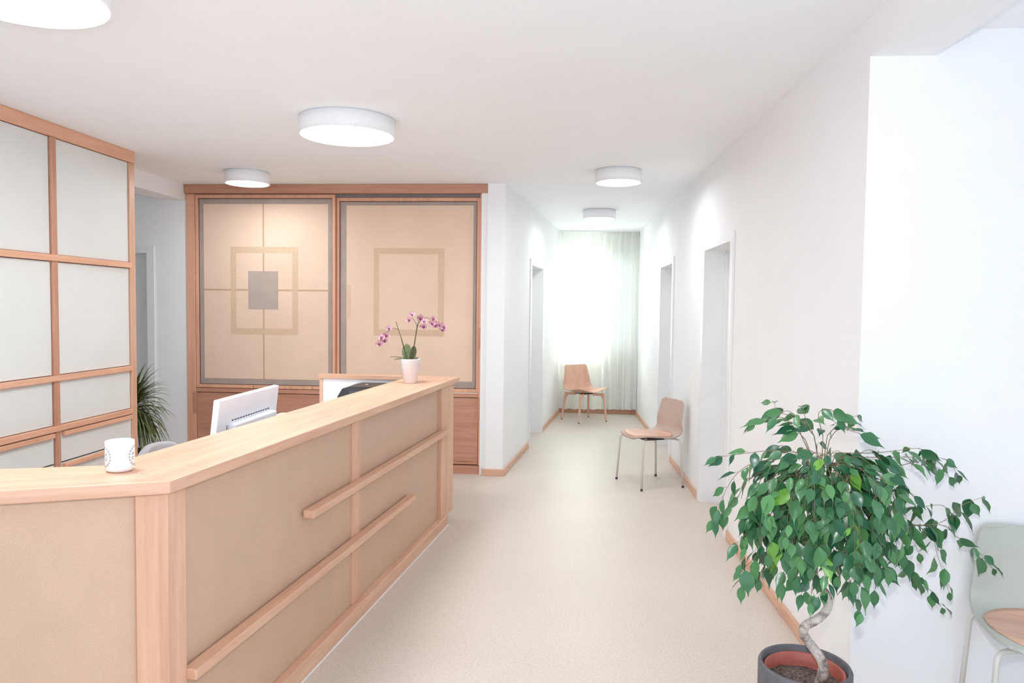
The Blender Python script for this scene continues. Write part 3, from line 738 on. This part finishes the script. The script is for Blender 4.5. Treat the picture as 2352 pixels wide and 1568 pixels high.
STRANDS = [[[-0.02,0.0,1.125],[-0.087,0.017,1.193],[-0.139,0.033,1.182],[-0.17,0.05,1.168]],[[-0.034,0.0,1.139],[-0.047,0.033,1.192],[-0.095,0.067,1.208],[-0.094,0.1,1.233]],[[0.007,0.0,1.14],[-0.072,0.0,1.218],[-0.116,0.0,1.198]],[[0.007,0.0,1.14],[-0.013,0.03,1.193],[-0.01,0.06,1.221]],[[0.035,0.0,1.141],[0.019,0.0,1.213],[0.053,0.0,1.228],[0.082,0.0,1.2]],[[0.049,0.0,1.141],[0.114,0.05,1.186],[0.179,0.1,1.194]],[[0.056,0.0,1.127],[0.099,0.025,1.16],[0.193,0.05,1.136]],[[-0.019,0.0,1.082],[-0.131,0.0,1.086],[-0.201,0.0,1.077],[-0.307,0.0,1.059]],[[-0.032,0.0,1.067],[-0.175,-0.013,1.051],[-0.247,-0.025,1.008],[-0.29,-0.038,0.938],[-0.306,-0.05,0.897]],[[-0.06,0.0,1.052],[-0.192,0.027,0.983],[-0.227,0.053,0.901],[-0.293,0.08,0.824]],[[-0.045,0.0,1.023],[-0.173,-0.017,0.922],[-0.209,-0.033,0.824],[-0.247,-0.05,0.784]],[[-0.031,0.0,1.009],[-0.125,0.0,0.875],[-0.164,0.0,0.741],[-0.219,0.0,0.68]],[[-0.017,0.0,1.01],[-0.091,0.017,0.812],[-0.126,0.033,0.702],[-0.141,0.05,0.635]],[[-0.002,0.0,0.995],[-0.044,-0.017,0.824],[-0.074,-0.033,0.713],[-0.098,-0.05,0.66]],[[0.012,0.0,0.996],[-0.019,-0.027,0.8],[-0.03,-0.053,0.664],[-0.044,-0.08,0.638]],[[0.039,0.0,0.997],[0.021,-0.033,0.789],[-0.007,-0.067,0.656],[-0.02,-0.1,0.619]],[[0.053,0.0,0.997],[0.064,-0.027,0.803],[0.045,-0.053,0.696],[0.01,-0.08,0.633]],[[0.067,0.0,0.998],[0.109,-0.017,0.816],[0.12,-0.033,0.692],[0.122,-0.05,0.655]],[[0.078,0.0,1.085],[0.209,0.05,1.078],[0.314,0.1,1.079],[0.408,0.15,1.079],[0.462,0.2,1.04]],[[0.093,0.0,1.071],[0.262,0.075,1.06],[0.409,0.15,1.049],[0.534,0.225,1.029],[0.619,0.3,0.959]],[[0.093,0.0,1.056],[0.291,0.073,1.031],[0.423,0.147,1.034],[0.548,0.22,0.968]],[[0.094,0.0,1.042],[0.261,0.033,0.996],[0.347,0.067,0.946],[0.389,0.1,0.894]],[[0.094,0.0,1.027],[0.271,0.05,0.904],[0.378,0.1,0.886],[0.488,0.15,0.884],[0.55,0.2,0.841]],[[0.095,0.0,1.013],[0.3,0.08,0.852],[0.481,0.16,0.815],[0.607,0.24,0.863],[0.716,0.32,0.874]],[[0.109,0.0,0.999],[0.306,0.06,0.843],[0.476,0.12,0.824],[0.565,0.18,0.763],[0.665,0.24,0.7],[0.754,0.3,0.618]],[[0.095,0.0,0.984],[0.293,0.062,0.842],[0.435,0.125,0.813],[0.506,0.188,0.688],[0.579,0.25,0.542]],[[0.095,0.0,0.984],[0.232,0.05,0.814],[0.326,0.1,0.741],[0.395,0.15,0.65],[0.495,0.2,0.558],[0.556,0.25,0.485]],[[0.082,0.0,0.984],[0.199,0.038,0.816],[0.286,0.075,0.763],[0.369,0.112,0.693],[0.411,0.15,0.62]],[[0.082,0.0,0.984],[0.172,0.027,0.848],[0.236,0.053,0.724],[0.277,0.08,0.686]],[[0.075,0.0,0.983],[0.142,0.0,0.826],[0.166,0.0,0.725],[0.134,0.0,0.651]],[[0.107,0.0,1.057],[0.235,0.04,1.008],[0.343,0.08,0.838],[0.408,0.12,0.723]]]
TRUNK = [[0.046,0.0,0.277],[0.057,-0.01,0.354],[0.052,-0.005,0.39],[0.031,0.012,0.421],[0.011,0.012,0.447],[-0.011,-0.01,0.481],[-0.01,-0.025,0.513],[0.022,-0.025,0.533],[0.053,-0.012,0.552],[0.073,0.005,0.576],[0.071,0.015,0.602],[0.051,0.01,0.629],[0.029,0.0,0.658],[0.018,-0.01,0.692],[0.023,-0.01,0.737],[0.037,0.0,0.793],[0.032,0.0,0.88],[0.033,0.0,0.997],[0.023,0.0,1.083]]

# ================================================================== VISITOR CHAIRS
def make_chair(name, label, loc, rot, style, group):
    """Local frame: the sitter faces -Y."""
    t = thing(name, label, 'chair', loc, rot, group)
    wooden = style == 'oak'
    if wooden:
        prof = [(-0.245, 0.418), (-0.225, 0.421), (-0.15, 0.412), (-0.04, 0.392), (0.08, 0.388), (0.155, 0.402), (0.195, 0.455), (0.215, 0.54), (0.235, 0.65), (0.253, 0.735), (0.258, 0.755)]
        hw = [0.25, 0.253, 0.256, 0.255, 0.248, 0.236, 0.224, 0.212, 0.196, 0.183, 0.18]
        dish, wrap = 0.04, 0.03
    else:
        prof = [(-0.215, 0.416), (-0.203, 0.435), (-0.14, 0.444), (-0.03, 0.435), (0.09, 0.428), (0.16, 0.44), (0.198, 0.482), (0.216, 0.555), (0.234, 0.645), (0.25, 0.722), (0.255, 0.744)]
        hw = [0.205, 0.207, 0.211, 0.214, 0.213, 0.211, 0.207, 0.2, 0.19, 0.178, 0.174]
        dish, wrap = 0.014, 0.03
    pc = crom([(0, y, z) for y, z in prof], 14)
    wc = crom([(w, 0, 0) for w in hw], 14)
    n = len(pc) - 1
    Ls = [0]
    for a, b in zip(pc, pc[1:]): Ls.append(Ls[-1] + (b - a).length)
    tot = Ls[-1]
    def halfw(i):
        w = wc[i].x; r = (0.026 if wooden else 0.036) if i > n / 2 else (0.05 if wooden else 0.1); d = min(Ls[i], tot - Ls[i])
        if d < r: w -= r - math.sqrt(max(0, r * r - (r - d) ** 2))
        return w
    K = 20
    def surf(i, q):
        p = pc[i]; w = halfw(i)
        bk = min(1, max(0, (p.z - 0.45) / 0.12))
        z = p.z + dish * q * q * (1 - bk) * (1.0 if p.y > -0.2 else 1.15) - (0.012 * math.cos(q * PI) * (1 - bk) * 0.5 if wooden else 0)
        y = p.y - wrap * q * q * bk
        return (w * q, y, z)
    mb = MB().grid(lambda a, b: surf(round(a * n), 2 * b - 1), n, K)
    sm = {'oak': wood('oak', 'z'), 'beige': SHELLB, 'green': SHELLG}[style]
    finish('seat_shell', mb, sm, t, smooth=True, solid=0.013, bevel=0.003)
    if not wooden:
        # thin plywood seat pad lying in the shell
        def pad(a, b):
            th = 2 * PI * b
            r = a
            x = 0.198 * r * math.copysign(abs(math.cos(th)) ** 0.75, math.cos(th))
            y = -0.02 + 0.19 * r * math.copysign(abs(math.sin(th)) ** 0.75, math.sin(th))
            zz = None
            for i in range(n):
                if pc[i].y <= y <= pc[i + 1].y:
                    k = (y - pc[i].y) / max(1e-6, pc[i + 1].y - pc[i].y); zz = pc[i].z + (pc[i + 1].z - pc[i].z) * k; break
            if zz is None: zz = pc[0].z
            if y < 0: zz = max(zz, 0.432)
            return (x, y, zz + dish * (x / 0.21) ** 2 + 0.0092)
        finish('seat_pad', MB().grid(pad, 10, 48), wood('oak', 'x'), t, smooth=True, solid=0.006)
    br = MB().box(-0.09, 0.09, -0.1, 0.12, 0.372 if wooden else 0.4, 0.384 if wooden else 0.424)
    finish('seat_bracket', br, DKRUB if not wooden else plain('dark_bracket', (70, 60, 54), 0.6), t, bevel=0.004)
    for sx in (-1, 1):
        for sy in (-1, 1):
            if wooden:
                foot = (0.225 * sx, 0.005 + 0.215 * sy, 0.012); top = (0.19 * sx, -0.01 + 0.185 * sy, 0.345)
                path = [Vector(foot), Vector((0.207 * sx, 0.002 + 0.2 * sy, 0.19)), Vector((0.192 * sx, -0.004 + 0.187 * sy, 0.34)), Vector((0.188 * sx, -0.005 + 0.183 * sy, 0.387))]
                rr = [0.0125, 0.0155, 0.018, 0.018]
                arm = MB().tube(path, rr, 16)
                av = Vector((-sx * 0.75, -sy * 0.66)).normalized()
                arm.obox((0.192 * sx, -0.004 + 0.187 * sy), av, Vector((-av.y, av.x)), 0.0, 0.15, -0.011, 0.011, 0.35, 0.386)
                arm.tube([(0.196 * sx, -0.003 + 0.19 * sy, 0.3), (0.19 * sx + av.x * 0.012, -0.004 + 0.187 * sy + av.y * 0.012, 0.332), (0.192 * sx + av.x * 0.035, -0.004 + 0.187 * sy + av.y * 0.035, 0.349)], [0.012, 0.013, 0.009], 10)
                lg = finish('leg', arm, wood('oak', 'z'), t, smooth=False, bevel=0.003)
                finish('foot_glide', MB().tube([(foot[0], foot[1], 0.0), (foot[0], foot[1], 0.016)], 0.0095, 12), DKRUB, lg)
            else:
                foot = (0.228 * sx, -0.005 + 0.203 * sy, 0.01)
                kz = 0.415 if sy < 0 else 0.413
                path = [foot] + crom([(0.209 * sx, -0.005 + 0.185 * sy, 0.35), (0.205 * sx, -0.005 + 0.18 * sy, 0.395), (0.185 * sx, 0.165 * sy, kz), (0.14 * sx, 0.14 * sy, kz + 0.003)], 5) + [(0.05 * sx, 0.06 * sy, kz - 0.004)]
                lg = finish('leg', MB().tube(path, 0.0095, 12), CHROME, t, smooth=True)
                finish('foot_glide', MB().tube([(foot[0], foot[1], 0.0), (foot[0], foot[1], 0.018)], 0.0105, 12), DKRUB, lg)
    return t
GC = 'visitor chairs'
def face(fx, fy): return math.atan2(fy, fx) + PI / 2
make_chair('visitor_chair', 'beige shell chair on four grey tube legs standing by the right corridor wall', (0.73, 6.5, 0), face(-0.914, -0.406), 'beige', GC)
make_chair('visitor_chair', 'grey-green shell chair with wooden seat pad, cut off by the right picture edge', (1.685, 2.62, 0), face(-0.27, -0.963), 'green', GC)
make_chair('visitor_chair', 'oak chair with wooden shell and wooden legs in front of the sheer curtain', (0.219, 10.06, 0), face(0.545, -0.84), 'oak', GC)

# ================================================================== WEEPING FIG
def add_leaf(mb, tones, base, d, nrm, L, W, bend, tone, fold=0.25, twist=0.0):
    d = d.normalized(); side = d.cross(nrm)
    if side.length < 1e-4: side = d.cross(Vector((0.3, 0.2, 1)))
    side.normalize(); up = side.cross(d).normalized()
    prof = [(0, .05), (.09, .52), (.22, .92), (.38, 1), (.54, .86), (.68, .5), (.79, .2), (.89, .08), (1, .015)]
    vs = []
    for s, w in prof:
        c = base + d * (L * s) - up * (bend * L * s * s) + side * (0.09 * L * math.sin(twist) * max(0, s - 0.55))
        wv = side * (W / 2 * w); lift = up * (W / 2 * w * fold) + up * (0.03 * W * math.sin(s * 14 + twist))
        vs += [c - wv + lift, c - up * 0.0003, c + wv + lift * 0.8]
    fs = []
    for i in range(len(prof) - 1):
        a = 3 * i
        fs += [(a, a + 1, a + 4, a + 3), (a + 1, a + 2, a + 5, a + 4)]
    mb.add(vs, fs); tones.extend([tone] * len(vs))

def set_tone(o, tones):
    at = o.data.color_attributes.new('leaf_tone', 'FLOAT_COLOR', 'POINT')
    for i, v in enumerate(tones): at.data[i].color = (v, v, v, 1)

fic = thing('weeping_fig', 'weeping fig tree with twisted trunk in anthracite pot by the right wall corner', 'potted tree', (0.80, 2.45, 0))
PR = 0.148
pot = MB().lathe([(0, 0.0), (PR - 0.012, 0.0), (PR - 0.004, 0.006), (PR, 0.02), (PR, 0.366), (PR - 0.004, 0.374), (PR - 0.011, 0.374), (PR - 0.014, 0.37), (PR - 0.015, 0.05), (0, 0.05)], seg=72)
finish('planter', pot, ANTHR, fic, smooth=True, recalc=False)
ip = MB().lathe([(0, 0.06), (0.095, 0.06), (0.121, 0.343), (0.127, 0.345), (0.129, 0.354), (0.125, 0.357), (0.120, 0.352), (0.116, 0.32), (0.108, 0.26), (0, 0.26)], seg=64)
finish('inner_pot', ip, TERRA, fic, smooth=True, recalc=False)
def soil(a, b):
    th = 2 * PI * b; r = 0.114 * a
    x, y = r * math.cos(th), r * math.sin(th)
    return (x, y, 0.312 + 0.010 * noise.noise(Vector((x * 30, y * 30, 1))) + 0.006 * noise.noise(Vector((x * 90, y * 90, 4))))
finish('soil', MB().grid(soil, 24, 64), M['dry_potting_soil'], fic, smooth=True)
tp = crom(TRUNK, 6)
nt_ = len(tp)
finish('trunk', MB().tube(tp, [0.0165 - 0.009 * (i / nt_) ** 1.5 + 0.0012 * noise.noise(Vector((i * 0.6, 0, 3))) + (0.004 * max(0, 1 - i / 8)) for i in range(nt_)], 18), M['pale_grey_bark'], fic, smooth=True)
rnd = random.Random(21)
twigs = MB(); leaves = MB(); tones = []
crown = Vector((0.04, 0.0, 1.0))
def leafy(path, step, start=0.12, size=0.067, twig=0.0016):
    path = crom(path, 6)
    tot = sum((b - a).length for a, b in zip(path, path[1:]))
    if tot < 0.02: return
    m_ = len(path)
    twigs.tube(path, [twig * (1 - 0.65 * i / m_) for i in range(m_)], 5)
    d = 0.0; nxt = tot * start; alt = rnd.choice((-1, 1))
    for a, b in zip(path, path[1:]):
        l = (b - a).length
        while nxt <= d + l:
            p = a + (b - a) * ((nxt - d) / max(l, 1e-6))
            tg = (b - a).normalized()
            sd = tg.cross(Vector((0, 0, 1)))
            sd = sd.normalized() if sd.length > 0.05 else Vector((rnd.uniform(-1, 1), rnd.uniform(-1, 1), 0)).normalized()
            tocam = Vector((-0.3, -0.92, 0.25))
            out = tg * 0.55 + sd * (0.75 * alt) + Vector((rnd.gauss(0, 0.2), rnd.gauss(0, 0.2), rnd.gauss(0, 0.15)))
            out.normalize()
            q = p + out * 0.014
            twigs.tube([p, p + out * 0.007 + Vector((0, 0, 0.002)), q], 0.0007, 3, caps=False)
            rise = min(1, max(0, (p.z - 0.95) / 0.2))
            radial = Vector((p.x - crown.x, p.y - crown.y, 0))
            radial = radial.normalized() if radial.length > 0.02 else Vector((0, -1, 0))
            ld = (out * 0.5 + Vector((0, 0, -0.9 + 0.55 * rise)) + radial * (0.25 + 0.5 * rise) + Vector((rnd.gauss(0, 0.36), rnd.gauss(0, 0.3), rnd.gauss(0, 0.28)))).normalized()
            nr = (tocam * rnd.uniform(0.1, 0.9) + radial * rnd.uniform(0.2, 0.9) + Vector((rnd.gauss(0, 0.6), rnd.gauss(0, 0.45), rnd.uniform(-0.1, 0.9))))
            L = size * rnd.choice((0.68, 0.85, 0.95, 1.0, 1.12, 1.28)) * rnd.uniform(0.93, 1.07)
            tn = min(0.7, max(0.0, rnd.gauss(0.38, 0.24)))
            if rnd.random() < 0.035: tn = 0.97
            add_leaf(leaves, tones, q, ld, nr, L, L * rnd.uniform(0.42, 0.58), rnd.uniform(-0.05, 0.3), tn, rnd.uniform(0.1, 0.4), rnd.uniform(0, 6))
            alt = -alt
            nxt += step * rnd.uniform(0.75, 1.3)
        d += l
    # the last leaf at the very tip
    tg = (path[-1] - path[-3]).normalized()
    L = size * rnd.uniform(0.7, 1.0)
    add_leaf(leaves, tones, path[-1], (tg + Vector((0, 0, -0.5))).normalized(), Vector((-0.3, -0.9, 0.5)), L, L * 0.42, 0.15, min(0.8, rnd.uniform(0.2, 0.6)), 0.3)
for s in STRANDS:
    first = Vector(s[0])
    anchor = Vector((0.035 + (first.x - 0.035) * 0.3, 0.0, first.z - 0.1))
    twigs.tube(crom([(0.035, 0.0, max(0.8, first.z - 0.16)), anchor, first], 4), [0.0022 - 0.0001 * i for i in range(9)], 6)
    leafy(s, 0.04 if s[-1][0] > 0.2 else 0.034)
# the dense dome: hanging twigs all round the crown
for k in range(78):
    th = rnd.uniform(0, 2 * PI)
    if rnd.random() < 0.62: th = rnd.uniform(PI * 1.02, PI * 1.98)
    r0 = rnd.uniform(0.01, 0.06)
    c, s_ = math.cos(th), math.sin(th) * 0.85
    r1 = rnd.uniform(0.08, 0.19)
    z0 = rnd.uniform(0.94, 1.085); drop = rnd.uniform(0.1, 0.33)
    cx = 0.03 + rnd.uniform(-0.08, 0.1)
    p = [(cx + c * r0, s_ * r0, z0), (cx + c * r1 * 0.6, s_ * r1 * 0.6, z0 + 0.012), (cx + c * r1, s_ * r1, z0 - drop * 0.35), (cx + c * r1 * 1.12, s_ * r1 * 1.1, z0 - drop)]
    leafy(p, rnd.uniform(0.032, 0.046), start=0.1, twig=0.0011)
for k in range(8):
    th = 2 * PI * k / 8 + 0.2
    twigs.tube(crom([(0.033, 0, 0.86), (0.033 + 0.05 * math.cos(th), 0.05 * math.sin(th), 0.95), (0.033 + 0.1 * math.cos(th), 0.09 * math.sin(th), 1.04)], 4), 0.005, 6)
# keep every leaf clear of the wall behind
for i, v in enumerate(leaves.v):
    y_w = v[1] + 2.45; x_w = v[0] + 0.80
    if y_w > 2.899: leaves.v[i] = (v[0], 2.899 - 2.45, v[2])
finish('twigs', twigs, TWIG, fic, smooth=True, recalc=False)
fo = finish('foliage', leaves, M['ficus_leaf'], fic, smooth=True, recalc=False)
set_tone(fo, tones)

# ================================================================== ORCHID ON THE COUNTER
orc = thing('orchid', 'potted orchid with two sprays of purple flowers on the far end of the counter', 'potted orchid', (-1.068, 4.84, ZT1 + 0.0005))
finish('flower_pot', MB().lathe([(0, 0), (0.043, 0), (0.0465, 0.004), (0.0675, 0.155), (0.0685, 0.163), (0.066, 0.165), (0.063, 0.16), (0.058, 0.12), (0, 0.12)], seg=56), POTW, orc, smooth=True, recalc=False)
finish('bark_substrate', MB().grid(lambda a, b: (0.0605 * a * math.cos(2 * PI * b), 0.0605 * a * math.sin(2 * PI * b), 0.146 + 0.008 * noise.noise(Vector((a * 9, b * 17, 2)))), 10, 40), M['dry_potting_soil'], orc, smooth=True)
def tb(name, pts, r, mat): finish(name, MB().tube(crom(pts, 6), r, 8), mat, orc, smooth=True)
tb('stake', [(-0.022, 0.0, 0.14), (-0.048, 0.0, 0.257), (-0.079, 0.0, 0.35), (-0.098, 0.0, 0.412)], 0.0022, STAKE)
tb('stake', [(0.012, 0.0, 0.14), (0.028, 0.0, 0.258), (0.042, 0.0, 0.371), (0.057, 0.0, 0.427)], 0.0022, STAKE)
tb('flower_stem', [(-0.018, -0.006, 0.14), (-0.05, -0.006, 0.255), (-0.077, -0.01, 0.351), (-0.096, -0.01, 0.365), (-0.115, -0.01, 0.369), (-0.134, -0.01, 0.361), (-0.157, -0.01, 0.346), (-0.172, -0.01, 0.327), (-0.193, -0.01, 0.3), (-0.212, -0.01, 0.277)], 0.0018, STEM)
tb('flower_stem', [(0.012, -0.006, 0.14), (0.03, -0.006, 0.258), (0.047, -0.006, 0.371), (0.056, -0.01, 0.397), (0.071, -0.01, 0.424), (0.089, -0.01, 0.437), (0.123, -0.01, 0.441), (0.15, -0.01, 0.421), (0.18, -0.01, 0.408), (0.214, -0.01, 0.388)], 0.0018, STEM)
tb('flower_stem', [(0.044, 0.0, 0.378), (0.037, -0.004, 0.408), (0.023, -0.008, 0.428), (0.014, -0.01, 0.443)], 0.0015, STEM)
tb('flower_stem', [(0.013, 0.008, 0.14), (0.016, 0.01, 0.22), (0.029, 0.01, 0.303), (0.04, 0.006, 0.348)], 0.0016, STEM)
def oleaf(base, d, nrm, L, W, bend):
    mb = MB(); tt = []
    d = d.normalized(); side = d.cross(nrm).normalized(); up = side.cross(d)
    prof = [(0, .25), (.12, .55), (.3, .9), (.5, 1), (.7, .95), (.86, .7), (.95, .4), (1, .05)]
    vs = []; fs = []
    for s, w in prof:
        c = base + d * (L * s) - up * (bend * L * s * s)
        vs += [c - side * W / 2 * w + up * 0.1 * W * w, c, c + side * W / 2 * w + up * 0.1 * W * w]
    for i in range(len(prof) - 1): fs += [(3 * i, 3 * i + 1, 3 * i + 4, 3 * i + 3), (3 * i + 1, 3 * i + 2, 3 * i + 5, 3 * i + 4)]
    mb.add(vs, fs)
    finish('leaf', mb, OLEAF, orc, smooth=True, solid=0.002, subd=1)
oleaf(Vector((-0.02, 0.005, 0.15)), Vector((-0.12, 0.2, 1)), Vector((-0.15, -1, 0.1)), 0.118, 0.072, 0.05)
oleaf(Vector((0.0, 0.005, 0.15)), Vector((0.25, 0.1, 1)), Vector((0.75, -0.6, 0.1)), 0.105, 0.06, 0.05)
oleaf(Vector((-0.01, -0.005, 0.158)), Vector((-1, -0.25, 0.28)), Vector((0, 0, 1)), 0.128, 0.05, 0.12)
oleaf(Vector((-0.01, 0.01, 0.155)), Vector((-0.9, -0.6, 0.25)), Vector((0, 0, 1)), 0.108, 0.045, 0.2)
oleaf(Vector((0.01, 0.01, 0.155)), Vector((0.2, 0.9, 0.3)), Vector((0, 0, 1)), 0.1, 0.05, 0.2)
FL = [(-0.142, .369, 0), (-0.159, .323, .3), (-0.186, .308, -.4), (-0.174, .286, .2), (-0.208, .265, 0), (0.015, .464, .2), (-0.002, .428, -.5), (0.07, .442, .5), (0.1, .42, -.2), (0.089, .385, .3), (0.162, .438, -.3), (0.151, .406, .4), (0.177, .395, 0), (0.2, .399, -.4), (0.226, .385, .5), (0.221, .366, 0)]
fb = MB()
def petal(mb, ang, L, W, cup):
    c, s = math.cos(ang), math.sin(ang)
    prof = [(0.02, .2), (.2, .7), (.45, 1), (.7, .95), (.9, .6), (1, .1)]
    vs = []; fs = []
    for k, w in prof:
        for q in (-1, 0, 1):
            x, z = L * k, W / 2 * w * q
            vs.append((c * x - s * z, -cup * L * k * k - 0.002 * q * q, s * x + c * z))
    for i in range(len(prof) - 1): fs += [(3 * i, 3 * i + 1, 3 * i + 4, 3 * i + 3), (3 * i + 1, 3 * i + 2, 3 * i + 5, 3 * i + 4)]
    mb.add(vs, fs)
for a, L, W in ((PI / 2, .022, .014), (PI / 2 + 2.25, .021, .013), (PI / 2 - 2.25, .021, .013), (PI - 0.15, .022, .021), (0.15, .022, .021)):
    petal(fb, a, L, W, 0.15)
lb = MB(); petal(lb, -PI / 2, .014, .012, 0.7); petal(lb, -PI / 2 + 1.1, .009, .007, 0.9); petal(lb, -PI / 2 - 1.1, .009, .007, 0.9)
f0 = finish('flower', fb, PETAL, orc, smooth=True, recalc=False)
l0 = finish('flower_lip', lb, LIP, f0, smooth=True, recalc=False)
for i, (x, z, ya) in enumerate(FL):
    if i == 0: f, l = f0, l0
    else:
        f = f0.copy(); COL.objects.link(f); f.parent = orc
        l = l0.copy(); COL.objects.link(l); l.parent = f
    f.location = (x, -0.016 - 0.006 * (i % 3), z)
    f.rotation_euler = (0.25 * math.sin(i * 2.1), 0.3 * math.sin(i * 1.3), ya * 1.2)
    sc_ = 1.0 + 0.28 * ((i * 7) % 5) / 4
    f.scale = (sc_, sc_, sc_)

# ================================================================== DRACAENA BEHIND THE CUPBOARD
dra = thing('dracaena', 'dark green dracaena with drooping strap leaves behind the end of the cupboard', 'potted plant', (-3.66, 5.82, 0))
finish('plant_pot', MB().lathe([(0, 0), (0.13, 0), (0.16, 0.28), (0.163, 0.3), (0.15, 0.3), (0.145, 0.26), (0, 0.26)], seg=40), ANTHR, dra, smooth=True, recalc=False)
finish('soil', MB().grid(lambda a, b: (0.147 * a * math.cos(2 * PI * b), 0.147 * a * math.sin(2 * PI * b), 0.272 + 0.006 * noise.noise(Vector((a * 8, b * 20, 1)))), 8, 36), M['dry_potting_soil'], dra, smooth=True)
finish('cane', MB().tube(crom([(0, 0, 0.26), (0.01, 0.0, 0.45), (0.0, 0.0, 0.6), (0.02, 0, 0.74)], 6), 0.017, 12), M['dracaena_cane'], dra, smooth=True)
dl = MB(); rd = random.Random(5)
def strap(base, az, el, L, W, droop):
    d0 = Vector((math.cos(az) * math.cos(el), math.sin(az) * math.cos(el), math.sin(el)))
    pts = [Vector(base)]; d = d0.copy(); n = 12
    for i in range(n):
        d = (d + Vector((0, 0, -droop / n * (0.6 + 1.2 * i / n)))).normalized()
        pts.append(pts[-1] + d * (L / n))
    sd = Vector((-math.sin(az), math.cos(az), 0))
    vs = []; fs = []
    for i, p in enumerate(pts):
        s = i / n; w = W * (0.55 + 0.9 * s if s < 0.4 else 0.91 * (1 - ((s - 0.4) / 0.6) ** 1.6) + 0.01)
        t = (pts[min(i + 1, n)] - pts[max(i - 1, 0)]).normalized(); up = sd.cross(t)
        vs += [p - sd * w / 2 + up * w * 0.18, p, p + sd * w / 2 + up * w * 0.18]
    for i in range(n): fs += [(3 * i, 3 * i + 1, 3 * i + 4, 3 * i + 3), (3 * i + 1, 3 * i + 2, 3 * i + 5, 3 * i + 4)]
    dl.add(vs, fs)
for k in range(230):
    f = k / 230
    az = k * 2.399; el = -0.25 + 1.6 * f ** 1.3 + rd.uniform(-0.12, 0.12)
    strap((0.018 + 0.012 * math.cos(az), 0.012 * math.sin(az), 0.56 + 0.2 * f), az, min(1.5, el), rd.uniform(0.33, 0.47) * (1 - 0.25 * f), rd.uniform(0.016, 0.025), rd.uniform(1.6, 2.8) * (1.15 - 0.75 * f))
finish('foliage', dl, M['dracaena_leaf'], dra, smooth=True, recalc=False)

# ================================================================== LIGHT AND CAMERA
def area(name, loc, target, sx, sy, power, col):
    l = bpy.data.lights.new(name, 'AREA'); l.shape = 'RECTANGLE'; l.size = sx; l.size_y = sy; l.energy = power; l.color = col
    o = bpy.data.objects.new(name, l); COL.objects.link(o); o.location = loc
    o.rotation_euler = (Vector(target) - Vector(loc)).to_track_quat('-Z', 'Y').to_euler()
    return o
# daylight through the corridor window; the sky also lights the room through the alcove window and the open front
area('corridor_window_daylight', (0.12, 11.08, 1.58), (0.12, 9.0, 1.58), 0.44, 1.36, P_END, (0.93, 1.0, 0.97))
# the photographer's flash, just above the lens: it throws the small leaf shadows on the walls behind
fl = bpy.data.lights.new('camera_flash', 'AREA'); fl.shape = 'DISK'; fl.size = 0.07; fl.energy = P_FLASH; fl.color = (0.97, 0.97, 1.0)
fo_ = bpy.data.objects.new('camera_flash', fl); COL.objects.link(fo_); fo_.location = (0.02, 0.05, 1.74)
fo_.rotation_euler = Vector((-0.07, 0.995, -0.06)).to_track_quat('-Z', 'Y').to_euler()

w = bpy.data.worlds.new('world'); scene.world = w; w.use_nodes = True
bg = w.node_tree.nodes['Background']; bg.inputs['Color'].default_value = (0.75, 0.865, 1.0, 1); bg.inputs['Strength'].default_value = P_WORLD

cam = bpy.data.cameras.new('camera'); co = bpy.data.objects.new('camera', cam); COL.objects.link(co)
cam.sensor_fit = 'HORIZONTAL'; cam.sensor_width = 36.0; cam.lens = 25.617
yaw, pitch, roll = math.radians(4.5), math.radians(2.69), math.radians(0.67)
Rz = Matrix.Rotation(yaw, 3, 'Z'); Rx = Matrix.Rotation(PI / 2 - pitch, 3, 'X'); Rr = Matrix.Rotation(ROLLSIGN * roll, 3, 'Z')
co.matrix_world = Matrix.Translation((0, 0, 1.55)) @ (Rz @ Rx @ Rr).to_4x4()
cam.clip_start = 0.02
scene.camera = co

scene.view_settings.view_transform = 'Standard'
scene.view_settings.look = 'None'
scene.view_settings.gamma = 1.0
scene.view_settings.use_curve_mapping = False
scene.view_settings.exposure = EXPOSURE
cy = scene.cycles
cy.use_denoising = True
cy.max_bounces = 8; cy.diffuse_bounces = 6; cy.glossy_bounces = 3; cy.transmission_bounces = 4; cy.transparent_max_bounces = 8
cy.use_adaptive_sampling = True; cy.adaptive_threshold = 0.06; cy.adaptive_min_samples = 16
cy.sample_clamp_indirect = 8.0
cy.caustics_reflective = False; cy.caustics_refractive = False
